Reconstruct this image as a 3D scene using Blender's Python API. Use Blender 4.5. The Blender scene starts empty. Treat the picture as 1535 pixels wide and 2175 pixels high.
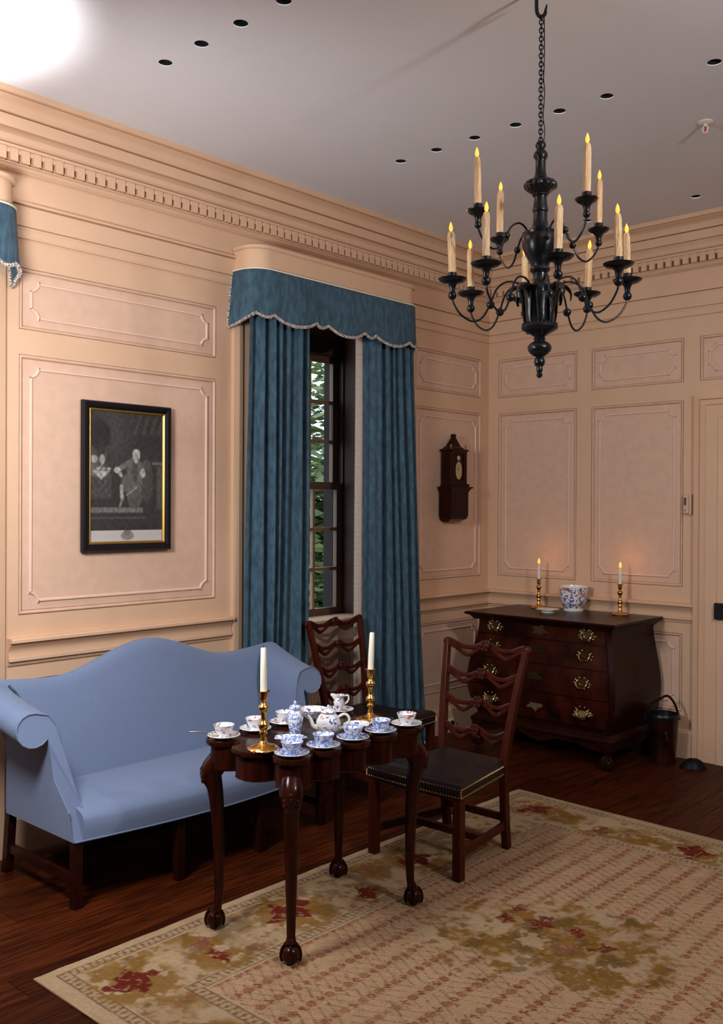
import bpy, bmesh, math, random
import numpy as np
from mathutils import Vector, Matrix
random.seed(7); rng = np.random.default_rng(7)
S = 1.1                      # calibrated units -> metres
pi = math.pi
sc = bpy.context.scene
COL = sc.collection

# ------------------------------------------------------------------ camera
CAM = Vector((3.7916, -5.4447, 1.48))
YAW, PIT, ROL, FPX = math.radians(42.4497), math.radians(-.316), math.radians(.2665), 2015.4838
fw = Vector((-math.sin(YAW)*math.cos(PIT), math.cos(YAW)*math.cos(PIT), math.sin(PIT)))
rt = Vector((math.cos(YAW), math.sin(YAW), 0)); up = rt.cross(fw)
rt2 = rt*math.cos(ROL) + up*math.sin(ROL); up2 = -rt*math.sin(ROL) + up*math.cos(ROL)
cd = bpy.data.cameras.new('camera'); cam = bpy.data.objects.new('camera', cd); COL.objects.link(cam)
cd.sensor_fit = 'VERTICAL'; cd.sensor_height = 36; cd.lens = FPX/2175*36; cd.clip_start = .05; cd.clip_end = 200
m = Matrix.Identity(4)
for i, v in enumerate((rt2, up2, -fw)):
    for j in range(3): m[j][i] = v[j]
m.translation = CAM*S
cam.matrix_world = m
sc.camera = cam
sc.view_settings.view_transform = 'Standard'; sc.view_settings.look = 'None'
sc.view_settings.gamma = 1; sc.view_settings.use_curve_mapping = False
sc.view_settings.exposure = 0.0

# ------------------------------------------------------------------ world: overcast daylight outside the windows
w = bpy.data.worlds.new('daylight'); sc.world = w; w.use_nodes = True
bg = w.node_tree.nodes['Background']; bg.inputs[0].default_value = (.80, .90, 1, 1); bg.inputs[1].default_value = 2.6

CEILZ = 3.172
# ------------------------------------------------------------------ photographer's lamps standing in the room, out of frame
def lamp(name, loc, watt, radius, col=(1, 1, 1), typ='POINT', aim=None, angle=120, blend=.6):
    l = bpy.data.lights.new(name, typ); l.energy = watt*S*S; l.color = col; l.shadow_soft_size = radius*S
    o = bpy.data.objects.new(name, l); o.location = Vector(loc)*S; COL.objects.link(o)
    if typ == 'SPOT':
        l.spot_size = math.radians(angle); l.spot_blend = blend
        o.rotation_euler = (Vector(aim)-Vector(loc)).to_track_quat('-Z', 'Y').to_euler()
    return o
LC = (1, .985, 1)
lamp('flood_lamp_left', (1.34, -4.52, 2.02), 165, .24, LC, 'SPOT', (.0, -2.9, 1.25), 168, .75)
lamp('ceiling_bounce_lamp', (1.05, -5.45, 1.25), 1500, .06, LC, 'SPOT', (.58, -4.42, CEILZ), 36, .7)
lamp('flood_lamp_right', (4.15, -3.15, 2.52), 118, .09, LC)

# ------------------------------------------------------------------ materials
MATS = {}
def nn(nt, t, **kw):
    n = nt.nodes.new(t)
    for k, v in kw.items(): setattr(n, k, v)
    return n
def mat(name, col, rough=.5, metal=0, coat=0, col2=None, nscale=8, nstretch=(1, 1, 1), ndetail=4, lo=.35, hi=.65,
        bump=0, bscale=60, bstretch=None, emit=0, sheen=0, spec=.5, rnd=0, attr=None):
    m = bpy.data.materials.new(name); m.use_nodes = True; nt = m.node_tree
    b = nt.nodes['Principled BSDF']; L = nt.links.new
    b.inputs['Roughness'].default_value = rough; b.inputs['Metallic'].default_value = metal
    b.inputs['Coat Weight'].default_value = coat; b.inputs['Coat Roughness'].default_value = .12
    b.inputs['Specular IOR Level'].default_value = spec
    b.inputs['Sheen Weight'].default_value = sheen
    c4 = (*col, 1); b.inputs['Base Color'].default_value = c4
    tc = nn(nt, 'ShaderNodeTexCoord')
    src = None
    if attr:
        a = nn(nt, 'ShaderNodeAttribute', attribute_name=attr); src = a.outputs['Color']
    elif col2:
        mp = nn(nt, 'ShaderNodeMapping'); mp.inputs['Scale'].default_value = nstretch
        L(tc.outputs['Object'], mp.inputs[0])
        n = nn(nt, 'ShaderNodeTexNoise'); n.inputs['Scale'].default_value = nscale; n.inputs['Detail'].default_value = ndetail
        vec = mp.outputs[0]
        if rnd:
            oi = nn(nt, 'ShaderNodeObjectInfo'); ad = nn(nt, 'ShaderNodeVectorMath', operation='ADD')
            mu = nn(nt, 'ShaderNodeMath', operation='MULTIPLY'); mu.inputs[1].default_value = 37
            L(oi.outputs['Random'], mu.inputs[0]); L(mp.outputs[0], ad.inputs[0]); L(mu.outputs[0], ad.inputs[1]); vec = ad.outputs[0]
        L(vec, n.inputs['Vector'])
        r = nn(nt, 'ShaderNodeValToRGB'); r.color_ramp.elements[0].position = lo; r.color_ramp.elements[1].position = hi
        r.color_ramp.elements[0].color = c4; r.color_ramp.elements[1].color = (*col2, 1)
        L(n.outputs['Fac'], r.inputs[0]); src = r.outputs[0]
        if rnd:
            hs = nn(nt, 'ShaderNodeHueSaturation'); mr = nn(nt, 'ShaderNodeMapRange')
            mr.inputs['To Min'].default_value = 1-rnd; mr.inputs['To Max'].default_value = 1+rnd
            L(oi.outputs['Random'], mr.inputs[0]); L(mr.outputs[0], hs.inputs['Value']); L(src, hs.inputs['Color']); src = hs.outputs[0]
    if src: L(src, b.inputs['Base Color'])
    if bump:
        mp2 = nn(nt, 'ShaderNodeMapping'); mp2.inputs['Scale'].default_value = bstretch or (1, 1, 1); L(tc.outputs['Object'], mp2.inputs[0])
        n2 = nn(nt, 'ShaderNodeTexNoise'); n2.inputs['Scale'].default_value = bscale; n2.inputs['Detail'].default_value = 2
        L(mp2.outputs[0], n2.inputs['Vector'])
        bp = nn(nt, 'ShaderNodeBump'); bp.inputs['Strength'].default_value = bump; bp.inputs['Distance'].default_value = .004
        L(n2.outputs['Fac'], bp.inputs['Height']); L(bp.outputs[0], b.inputs['Normal'])
    if emit:
        b.inputs['Emission Color'].default_value = c4; b.inputs['Emission Strength'].default_value = emit
    MATS[name] = m; return m

def stripe_mat(name, ca, cb, scale, axis='Z', rough=.9):
    m = mat(name, ca, rough); nt = m.node_tree; b = nt.nodes['Principled BSDF']
    tc = nn(nt, 'ShaderNodeTexCoord'); wv = nn(nt, 'ShaderNodeTexWave', bands_direction=axis); wv.inputs['Scale'].default_value = scale
    wv.inputs['Distortion'].default_value = 1.5; wv.inputs['Detail Scale'].default_value = 3
    r = nn(nt, 'ShaderNodeValToRGB'); r.color_ramp.elements[0].position = .25; r.color_ramp.elements[1].position = .55
    r.color_ramp.elements[0].color = (*cb, 1); r.color_ramp.elements[1].color = (*ca, 1)
    nt.links.new(tc.outputs['Object'], wv.inputs[0]); nt.links.new(wv.outputs['Fac'], r.inputs[0]); nt.links.new(r.outputs[0], b.inputs['Base Color'])
    return m

def porcelain(name, blue, red, sc1=42, sc2=30, thr=.52, thr2=.62):
    m = mat(name, (.78, .80, .83), .12, 0, .5); nt = m.node_tree; b = nt.nodes['Principled BSDF']; L = nt.links.new
    tc = nn(nt, 'ShaderNodeTexCoord'); oi = nn(nt, 'ShaderNodeObjectInfo'); ad = nn(nt, 'ShaderNodeVectorMath', operation='ADD')
    L(tc.outputs['Object'], ad.inputs[0]); L(oi.outputs['Random'], ad.inputs[1])
    last = None
    for s, t, c, seed in ((sc1, thr, blue, 0), (sc2, thr2, red, 5)):
        if c is None: continue
        n = nn(nt, 'ShaderNodeTexNoise'); n.inputs['Scale'].default_value = s; n.inputs['Detail'].default_value = 3; n.inputs['Distortion'].default_value = .8
        mv = nn(nt, 'ShaderNodeVectorMath', operation='ADD'); mv.inputs[1].default_value = (seed, seed*2, 0)
        L(ad.outputs[0], mv.inputs[0]); L(mv.outputs[0], n.inputs['Vector'])
        r = nn(nt, 'ShaderNodeValToRGB'); r.color_ramp.elements[0].position = t-.02; r.color_ramp.elements[1].position = t+.02
        L(n.outputs['Fac'], r.inputs[0])
        mx = nn(nt, 'ShaderNodeMix', data_type='RGBA'); mx.inputs['A'].default_value = (.80, .81, .82, 1); mx.inputs['B'].default_value = (*c, 1)
        if last: L(last, mx.inputs['A'])
        L(r.outputs[0], mx.inputs['Factor']); last = mx.outputs['Result']
    L(last, b.inputs['Base Color']); return m

PAINT = mat('peach_paint', (.67, .435, .28), .6, col2=(.64, .415, .265), nscale=6, bump=.12, bscale=140, bstretch=(1, .25, 1))
PANEL = mat('peach_panel_paint', (.67, .445, .32), .6, col2=(.62, .41, .29), nscale=16, bump=.15, bscale=120)
BEADP = mat('bead_paint', (.74, .53, .41), .5)
CEIL = mat('ceiling_plaster', (.71, .705, .735), .85, col2=(.69, .685, .715), nscale=3, bump=.08, bscale=90)
DARKW = mat('unseen_wall_dark', (.10, .055, .035), .6, col2=(.08, .04, .025), nscale=4)  # unseen walls given an invented dark finish to cut bounced light
BLACK = mat('black_void', (.004, .004, .004), .9)
WOOD = mat('floor_board', (.020, .0038, .0009), .45, col2=(.064, .0130, .0028), nscale=10, nstretch=(7, .5, 7), rnd=.28, bump=.15, bscale=40, bstretch=(6, .4, 6), spec=.07)
MAHOG = mat('mahogany', (.032, .0056, .0028), .32, coat=0, spec=.12, col2=(.060, .0100, .0046), nscale=9, nstretch=(5, 5, .7), lo=.3, hi=.7)
MAHOGD = mat('dark_mahogany', (.013, .0025, .0015), .28, coat=0, spec=.12, col2=(.026, .0050, .0027), nscale=8, nstretch=(1.5, 5, 5), lo=.3, hi=.7)
TABLEW = mat('polished_mahogany', (.014, .0026, .0013), .18, coat=0, spec=.16, col2=(.030, .0052, .0022), nscale=9, nstretch=(5, 5, .8))
BLUEF = mat('blue_wool', (.155, .208, .335), .9, col2=(.128, .176, .290), nscale=300, ndetail=2, bump=.35, bscale=380, sheen=.1)
CURT = mat('teal_moreen', (.034, .070, .100), .8, col2=(.062, .120, .164), nscale=45, nstretch=(1, 1, .35), bump=.3, bscale=110, bstretch=(1, 1, .4), sheen=.08, spec=.15)
LEATH = mat('black_leather', (.014, .008, .008), .42, bump=.25, bscale=70, spec=.15)
BRASS = mat('brass', (.72, .43, .12), .22, 1)
BRASSD = mat('old_brass', (.40, .31, .14), .34, 1)
BRASSP = mat('pale_brass', (.62, .48, .24), .26, 1)
NAIL = mat('nail_brass', (.60, .40, .14), .35, 1)
IRON = mat('black_metal', (.006, .006, .008), .32, spec=.35)
CHAN = mat('chandelier_black', (.005, .006, .008), .28, coat=0, spec=.35, bump=.06, bscale=90)
WAX = mat('candle_wax', (.80, .76, .62), .5); WAX.node_tree.nodes['Principled BSDF'].inputs['Subsurface Weight'].default_value = .0
DRIP = mat('drip_candle', (.52, .32, .15), .6, col2=(.68, .48, .27), nscale=120, nstretch=(1, 1, .15), bump=.9, bscale=160, bstretch=(1, 1, .25))
FLAME = mat('flame', (1, .27, .035), .5, emit=2.4)
FRINGE = stripe_mat('fringe_braid', (.66, .56, .46), (.20, .15, .14), 38, 'Z')
FRINGEH = stripe_mat('fringe_edge', (.60, .50, .40), (.15, .13, .14), 55, 'Y')
FRAME = mat('ebonised_frame', (.006, .0055, .0075), .4, spec=.25)
GILT = mat('gilt_slip', (.55, .33, .08), .35, .9)
PRINT = mat('mezzotint_print', (1, 1, 1), .5, attr='Col')
RUGM = mat('rug_pile', (1, 1, 1), .95, attr='Col', bump=.5, bscale=500, spec=.08)
BW = porcelain('blue_white_porcelain', (.16, .25, .56), None, 95, 30, .50)
IMARI = porcelain('imari_porcelain', (.06, .09, .32), (.55, .14, .05), 62, 52, .60, .62)
IMARIP = porcelain('imari_planter', (.07, .10, .34), (.45, .15, .08), 38, 34, .55, .56)
WHITEP = mat('white_porcelain', (.76, .75, .70), .12, coat=.5)
WHITE = mat('white_plastic', (.72, .66, .58), .4)
GREYD = mat('dark_grey_plastic', (.05, .05, .06), .4)
LEATHB = mat('bucket_leather', (.006, .002, .0014), .2, coat=.0, spec=.25, col2=(.030, .006, .003), nscale=7)
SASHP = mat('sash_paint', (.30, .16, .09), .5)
SASHD = mat('sash_paint_shaded', (.13, .065, .038), .5)  # darker copy of the sash paint, with the shade on the stiles painted in
REVP = mat('reveal_paint_shaded', (.075, .032, .020), .5, col2=(.055, .024, .015), nscale=6, nstretch=(4, 4, .6))  # shade behind the curtains put into the colour of reveals and box frame
BRICK = mat('exterior_brick', (.022, .014, .014), .9, col2=(.014, .010, .012), nscale=12)
LEAF = mat('leaf', (.035, .085, .03), .6, col2=(.17, .21, .07), nscale=5, ndetail=6)
BARK = mat('bark', (.06, .045, .03), .9)
LAWN = mat('lawn', (.05, .10, .03), .95, col2=(.09, .14, .04), nscale=1)
DIAL = mat('clock_dial', (.42, .31, .16), .4)
GRILLE = mat('grille_paint', (.46, .27, .19), .6)
GLASS = bpy.data.materials.new('window_glass'); GLASS.use_nodes = True
_nt = GLASS.node_tree; _nt.nodes.remove(_nt.nodes['Principled BSDF'])
_t = nn(_nt, 'ShaderNodeBsdfTransparent'); _g = nn(_nt, 'ShaderNodeBsdfGlossy'); _g.inputs['Roughness'].default_value = .03
_mx = nn(_nt, 'ShaderNodeMixShader'); _fr = nn(_nt, 'ShaderNodeFresnel'); _fr.inputs[0].default_value = 1.35
_t.inputs[0].default_value = (.93, .96, .97, 1)
_nt.links.new(_fr.outputs[0], _mx.inputs[0]); _nt.links.new(_t.outputs[0], _mx.inputs[1]); _nt.links.new(_g.outputs[0], _mx.inputs[2])
_nt.links.new(_mx.outputs[0], _nt.nodes['Material Output'].inputs[0])

# ------------------------------------------------------------------ geometry helpers, each returns (verts, faces)
def J(*gs):
    V, F = [], []
    for v, f in gs:
        k = len(V); V += [tuple(p) for p in v]; F += [tuple(i+k for i in q) for q in f]
    return V, F
def T(g, loc=(0, 0, 0), rot=None, scl=None):
    M = Matrix.Translation(loc)
    if rot: M = M @ Matrix.Rotation(rot[2], 4, 'Z') @ Matrix.Rotation(rot[1], 4, 'Y') @ Matrix.Rotation(rot[0], 4, 'X')
    if scl: M = M @ Matrix.Diagonal((*scl, 1))
    return [tuple(M @ Vector(p)) for p in g[0]], g[1]
def box(x0, x1, y0, y1, z0, z1):
    V = [(x, y, z) for z in (z0, z1) for y in (y0, y1) for x in (x0, x1)]
    return V, [(0, 2, 3, 1), (4, 5, 7, 6), (0, 1, 5, 4), (2, 6, 7, 3), (0, 4, 6, 2), (1, 3, 7, 5)]
def cbox(cx, cy, cz, sx, sy, sz): return box(cx-sx/2, cx+sx/2, cy-sy/2, cy+sy/2, cz-sz/2, cz+sz/2)
def loft(rings, closed=True, cap=True):
    n = len(rings[0]); V = [tuple(p) for r in rings for p in r]; F = []
    for i in range(len(rings)-1):
        for j in range(n if closed else n-1):
            k = (j+1) % n; F.append((i*n+j, i*n+k, (i+1)*n+k, (i+1)*n+j))
    if cap and closed: F += [tuple(range(n-1, -1, -1)), tuple((len(rings)-1)*n+j for j in range(n))]
    return V, F
def lathe(prof, n=24, lobes=0, la=0, lz=None):
    R = []
    for r, z in prof:
        q = []
        for j in range(n):
            a = 2*pi*j/n; rr = max(r, 1e-4)
            if lobes and (lz is None or lz[0] <= z <= lz[1]): rr *= 1+la*math.cos(lobes*a)
            q.append((rr*math.cos(a), rr*math.sin(a), z))
        R.append(q)
    return loft(R)
def tube(pts, r, n=8, closed=False, flat=None, upv=None):
    P = [Vector(p) for p in pts]; N = len(P); rs = r if isinstance(r, (list, tuple)) else [r]*N
    rings = []; nrm = None
    for i in range(N):
        a = P[(i-1) % N] if (closed or i > 0) else P[i]; b = P[(i+1) % N] if (closed or i < N-1) else P[i]
        t = (b-a).normalized()
        if upv: nrm = Vector(upv)-t*Vector(upv).dot(t)
        elif nrm is None: nrm = t.orthogonal()
        else: nrm = nrm-t*nrm.dot(t)
        nrm.normalize(); bi = t.cross(nrm)
        fx, fy = flat or (1, 1)
        rings.append([P[i]+(nrm*math.cos(2*pi*(j+.5)/n)*fx+bi*math.sin(2*pi*(j+.5)/n)*fy)*rs[i] for j in range(n)])
    if closed: rings.append(rings[0])
    return loft(rings, True, not closed)
def sphere(c, r, n=10, scl=(1, 1, 1)):
    return T(lathe([(r*math.sin(pi*i/n), -r*math.cos(pi*i/n)) for i in range(n+1)], 2*n if n < 8 else 16), c, None, scl)
def prism(poly, axis, a, b):
    def p(u, v, w): return {'x': (w, u, v), 'y': (u, w, v), 'z': (u, v, w)}[axis]
    return loft([[p(u, v, a) for u, v in poly], [p(u, v, b) for u, v in poly]])
def grid(f, nu, nv):
    V = [tuple(f(i/nu, j/nv)) for j in range(nv+1) for i in range(nu+1)]
    return V, [(j*(nu+1)+i, j*(nu+1)+i+1, (j+1)*(nu+1)+i+1, (j+1)*(nu+1)+i) for j in range(nv) for i in range(nu)]
def spline(pts, k=6):
    P = [Vector(p) for p in pts]; out = []
    for i in range(len(P)-1):
        a, b, c, d = P[max(i-1, 0)], P[i], P[i+1], P[min(i+2, len(P)-1)]
        for j in range(k):
            t = j/k
            out.append(.5*((2*b)+(c-a)*t+(2*a-5*b+4*c-d)*t*t+(-a+3*b-3*c+d)*t**3))
    out.append(P[-1]); return out

def meshdata(name, g, mat, smooth=False, ang=40):
    me = bpy.data.meshes.new(name); me.from_pydata([(p[0]*S, p[1]*S, p[2]*S) for p in g[0]], [], g[1])
    bm = bmesh.new(); bm.from_mesh(me); bmesh.ops.recalc_face_normals(bm, faces=bm.faces); bm.to_mesh(me); bm.free()
    me.materials.append(mat)
    if smooth: me.shade_smooth(); me.set_sharp_from_angle(angle=math.radians(ang))
    return me
def obj(name, g, mat, parent=None, loc=(0, 0, 0), rot=(0, 0, 0), smooth=False, ang=40, bevel=0, thick=0, me=None):
    me = me or meshdata(name, g, mat, smooth, ang)
    o = bpy.data.objects.new(name, me); COL.objects.link(o); o.parent = parent
    o.location = Vector(loc)*S; o.rotation_euler = rot
    if thick: md = o.modifiers.new('thickness', 'SOLIDIFY'); md.thickness = thick*S; md.offset = 0
    if bevel: md = o.modifiers.new('bevel', 'BEVEL'); md.width = bevel*S; md.segments = 2; md.limit_method = 'ANGLE'
    return o
def tag(o, label, cat, group=None):
    o['label'] = label; o['category'] = cat
    if group: o['group'] = group
    return o
def thing(name, label, cat, loc=(0, 0, 0), rz=0, group=None):
    o = bpy.data.objects.new(name, None); o.empty_display_size = .1; COL.objects.link(o); o.location = Vector(loc)*S; o.rotation_euler = (0, 0, rz)
    return tag(o, label, cat, group)
def struct(name, g, mat, **k):
    o = obj(name, g, mat, **k); o['kind'] = 'structure'; return o
def dup(root, dloc=None, loc=None, rz=None, label=None, group=None):
    r = root.copy(); COL.objects.link(r)
    if dloc: r.location = root.location+Vector(dloc)*S
    if loc: r.location = Vector(loc)*S
    if rz is not None: r.rotation_euler = (0, 0, rz)
    if label: r['label'] = label
    if group: r['group'] = group
    for ch in list(root.children):
        c = ch.copy(); COL.objects.link(c); c.parent = r
        for g in list(ch.children):
            d = g.copy(); COL.objects.link(d); d.parent = c
    return r

# ================================================================== THE ROOM
CZ = 3.172; X1 = 6.2; Y1 = -8.6
WA = lambda s, d, z: (d, s, z)       # wall with the window: s runs along y
WB = lambda s, d, z: (s, -d, z)      # wall with the chest: s runs along x
UT, UB, LT, LB, DT, DB = 2.4906, 2.227, 2.1222, 1.0116, .735, .272
def wallface(W, s0, s1, z1, holes):
    ss = sorted({s0, s1, *[h[0] for h in holes], *[h[1] for h in holes]}); zs = sorted({0, z1, *[h[2] for h in holes], *[h[3] for h in holes]})
    G = []
    for a, b in zip(ss, ss[1:]):
        for c, e in zip(zs, zs[1:]):
            ms, mz = (a+b)/2, (c+e)/2
            if any(h[0] < ms < h[1] and h[2] < mz < h[3] for h in holes): continue
            G.append(([W(a, 0, c), W(b, 0, c), W(b, 0, e), W(a, 0, e)], [(0, 1, 2, 3)]))
    return J(*G)
def panel(wall, W, s0, s1, z0, z1, bead=True, ins=.058):
    prof = [(0, 0), (.0008, -.009), (.0034, -.009), (.005, .001), (.010, .002), (.013, .0), (.016, -.007), (.0165, -.013), (.019, -.013), (.020, -.009), (.023, -.009)]
    R = [[W(s0+i, d, z0+i), W(s1-i, d, z0+i), W(s1-i, d, z1-i), W(s0+i, d, z1-i)] for i, d in prof]
    V, F = loft(R, True, False); n = len(R); F = F+[tuple((n-1)*4+j for j in range(4))]
    p = obj('panel', (V, F), PANEL, wall)
    if bead:
        a, b, c, e = s0+ins, s1-ins, z0+ins, z1-ins; q = .036; P = []
        k = .008
        for cx, cz, ax, az in ((a, c, 1, 1), (b, c, -1, 1), (b, e, -1, -1), (a, e, 1, -1)):
            arc = [(cx-ax*k+ax*(q+k)*math.cos(t), cz-az*k+az*(q+k)*math.sin(t)) for t in [i*pi/12 for i in range(7)]]
            if ax*az > 0: arc = arc[::-1]
            seq = arc
            if (ax, az) == (1, 1): seq = [(cx, cz+q)]+arc+[(cx+q, cz)]
            elif (ax, az) == (-1, 1): seq = [(cx-q, cz)]+arc+[(cx, cz+q)]
            elif (ax, az) == (-1, -1): seq = [(cx, cz-q)]+arc+[(cx-q, cz)]
            else: seq = [(cx+q, cz)]+arc+[(cx, cz-q)]
            P += seq
        obj('panel_bead', tube([W(s, -.006, z) for s, z in P], .0065, 6, True, upv=tuple(Vector(W(0, 1, 0)))), BEADP, p, smooth=True)
    return p
WC = -1.63; HW = .51; DW2 = -2.56     # window centre along the wall, half width of the opening, offset to the next window
pansA = [(-3.455, -2.393, UB, UT), (-3.455, -2.393, LB, LT), (-3.455, -2.393, DB, DT),
         (-.80, -.088, UB, UT), (-.80, -.088, LB, LT), (-.80, -.088, DB, DT)]
pansB = [(.0818, .6856, UB, UT), (.0818, .6856, LB, LT), (.0818, .6856, DB, DT),
         (.7905, 1.3973, UB, UT), (.7905, 1.3973, LB, LT), (.7905, 1.3973, DB, DT), (1.495, 2.70, UB, UT)]
win = [(WC-HW, WC+HW, .10, 2.62), (WC+DW2-HW, WC+DW2+HW, .10, 2.62)]
DX0, DX1, DZ = 1.655, 2.62, 1.965
wall_left = struct('wall_left', wallface(WA, Y1, 0, CZ, pansA+win), PAINT)
for p in pansA: panel(wall_left, WA, *p)
wall_right = struct('wall_right', wallface(WB, 0, X1, CZ, pansB+[(DX0, DX1, 0, DZ)]), PAINT)
for p in pansB: panel(wall_right, WB, *p)
struct('wall_rear', box(-.05, X1, Y1-.05, Y1, 0, CZ), DARKW)
struct('wall_far', box(X1, X1+.05, Y1, 0, 0, CZ), DARKW)

# ceiling with round openings for the downlights
def r2(x0, n, st): return [x0+st*i for i in range(n)]
holes = [('row above the picture', i, x, -3.275) for i, x in enumerate(r2(.782, 4, .2205))]
holes += [('row behind the chandelier', i, x, -1.886) for i, x in enumerate([.786, 1.007, 1.228, 1.449, 1.67, 1.891, 2.338])]
holes += [('row near the far wall', i, x, -.42) for i, x in enumerate([.986, 1.643])]
HR = .026
bm = bmesh.new(); loops = [[(-.3, Y1-.1), (X1+.1, Y1-.1), (X1+.1, .3), (-.3, .3)]]
loops += [[(x+HR*math.cos(a), y+HR*math.sin(a)) for a in [i*pi/12 for i in range(24)]] for _, _, x, y in holes]
for lp in loops:
    vs = [bm.verts.new((x*S, y*S, CZ*S)) for x, y in lp]
    for i in range(len(vs)): bm.edges.new((vs[i], vs[(i+1) % len(vs)]))
bmesh.ops.triangle_fill(bm, use_beauty=True, use_dissolve=False, edges=bm.edges[:])
me = bpy.data.meshes.new('ceiling'); bm.to_mesh(me); bm.free(); me.materials.append(CEIL)
ceiling = bpy.data.objects.new('ceiling', me); COL.objects.link(ceiling); ceiling['kind'] = 'structure'
ordn = ['first', 'second', 'third', 'fourth', 'fifth', 'sixth', 'seventh']
can = J(loft([[((HR+.0005)*math.cos(a), (HR+.0005)*math.sin(a), z) for a in [i*pi/12 for i in range(24)]] for z in (.001, .11)], True, False),
        ([((HR+.0005)*math.cos(i*pi/12), (HR+.0005)*math.sin(i*pi/12), .11) for i in range(24)], [tuple(range(24))]))
canme = meshdata('recessed_downlight', can, BLACK)
for row, i, x, y in holes:
    o = obj('recessed_downlight', None, None, loc=(x, y, CZ), me=canme)
    tag(o, f'dark round recessed ceiling downlight, {ordn[i]} from the left in the {row}', 'downlight', 'recessed ceiling downlights')

# floor: individual boards along the window wall direction
fl = struct('floor', box(0, X1, Y1, 0, -.04, -.022), BLACK)
x = 0
while x < X1:
    wd = random.uniform(.105, .15); xe = min(x+wd, X1); y = 0; first = True
    while y > Y1:
        ln = random.uniform(.6, 1.8) if first else random.uniform(2.0, 3.6); first = False
        ye = max(y-ln, Y1); 
        if ye-Y1 < .5: ye = Y1
        o = obj('floor_board', box(x+.0012, xe-.0012, ye+.001, y-.001, -.022, random.uniform(-.0012, 0)), WOOD, fl); y = ye
    x = xe

# mouldings swept along the walls, mitred in the corner
def mould(name, prof, W, a, b, mit=True, mat=PAINT, parent=None, kind=True, mita=False):
    sgn = 1 if W is WB else -1
    def end(s, d, isb):
        if W is WA: return s-d if (isb and mit) else s
        return s+d if (not isb and mit) else s
    R = [[W(end(a, d, False), d, z) for d, z in prof], [W(end(b, d, True), d, z) for d, z in prof]]
    o = obj(name, loft(R), mat, parent, smooth=True, ang=25)
    if kind: o['kind'] = 'structure'
    return o
def arcp(d0, z0, d1, z1, bulge, n=5):
    P = []
    for i in range(n+1):
        t = i/n; P.append((d0+(d1-d0)*t+bulge*math.sin(pi*t), z0+(z1-z0)*t))
    return P
corn = [(0, CZ), (.157, CZ), (.157, 3.147), (.140, 3.146), (.140, 3.142)]+arcp(.146, 3.141, .098, 3.110, -.014)+[(.096, 3.108), (.096, 3.091), (.070, 3.091), (.070, 3.085), (.086, 3.085), (.086, 3.036), (.081, 3.036), (.081, 3.058), (.052, 3.058), (.052, 3.030)]
corn += arcp(.054, 3.020, .050, 2.988, -.006, 3)+[(.038, 2.986), (.038, 2.982), (.052, 2.981), (.052, 2.969), (.006, 2.968), (.006, 2.915), (.034, 2.914), (.034, 2.908), (.026, 2.907), (.026, 2.904)]+arcp(.030, 2.902, .012, 2.886, .004, 4)+[(.012, 2.884), (.001, 2.884), (.001, 2.878), (0, 2.878)]
c1 = mould('trim_1', corn, WA, Y1, 0); c2 = mould('trim_2', corn, WB, 0, X1)
arch = [(0, 2.768), (.001, 2.768), (.001, 2.763), (.026, 2.762), (.026, 2.752), (.006, 2.751), (.006, 2.746), (.018, 2.745), (.014, 2.732), (.014, 2.664), (.003, 2.663), (.003, 2.659), (.012, 2.658), (.010, 2.650), (.008, 2.648), (.008, 2.622), (.012, 2.620), (.012, 2.613), (.001, 2.612), (.001, 2.607), (0, 2.607)]
mould('trim_3', arch, WA, Y1, 0); mould('trim_4', arch, WB, 0, X1)
dnA = meshdata('dentil', J(box(.006, .048, 0, .0350, 2.916, 2.968), box(.006, .042, .0350, .052, 2.949, 2.968)), PAINT)
dnB = meshdata('dentil', J(box(0, .0350, -.048, -.006, 2.916, 2.968), box(.0350, .052, -.042, -.006, 2.949, 2.968)), PAINT)
for i in range(74): obj('dentil', None, None, c1, loc=(0, -.068-.052*i-.020, 0), me=dnA)
for i in range(34): obj('dentil', None, None, c2, loc=(.052+.052*i, 0, 0), me=dnB)
rail = [(0, .918), (.040, .917), (.044, .912), (.044, .900), (.036, .897), (.022, .896), (.022, .890)]+arcp(.032, .889, .014, .842, -.008, 4)+[(.014, .834), (.022, .833), (.022, .820), (.006, .819), (.006, .814), (.012, .812), (.008, .802), (0, .800)]
CE = .665                        # half width of the window casing outside
mould('trim_5', rail, WA, WC+DW2+CE+.02, WC-CE-.005, mit=False); mould('trim_6', rail, WA, WC+CE+.02, 0); mould('trim_7', rail, WB, 0, 1.474)
base = [(0, .17), (.008, .168), (.012, .160), (.018, .148), (.018, 0), (0, 0)]
mould('baseboard_left', base, WA, WC+DW2+CE, WC-CE, mit=False); mould('baseboard_corner', base, WA, WC+CE, 0); mould('baseboard_right', base, WB, 0, 1.474)

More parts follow.
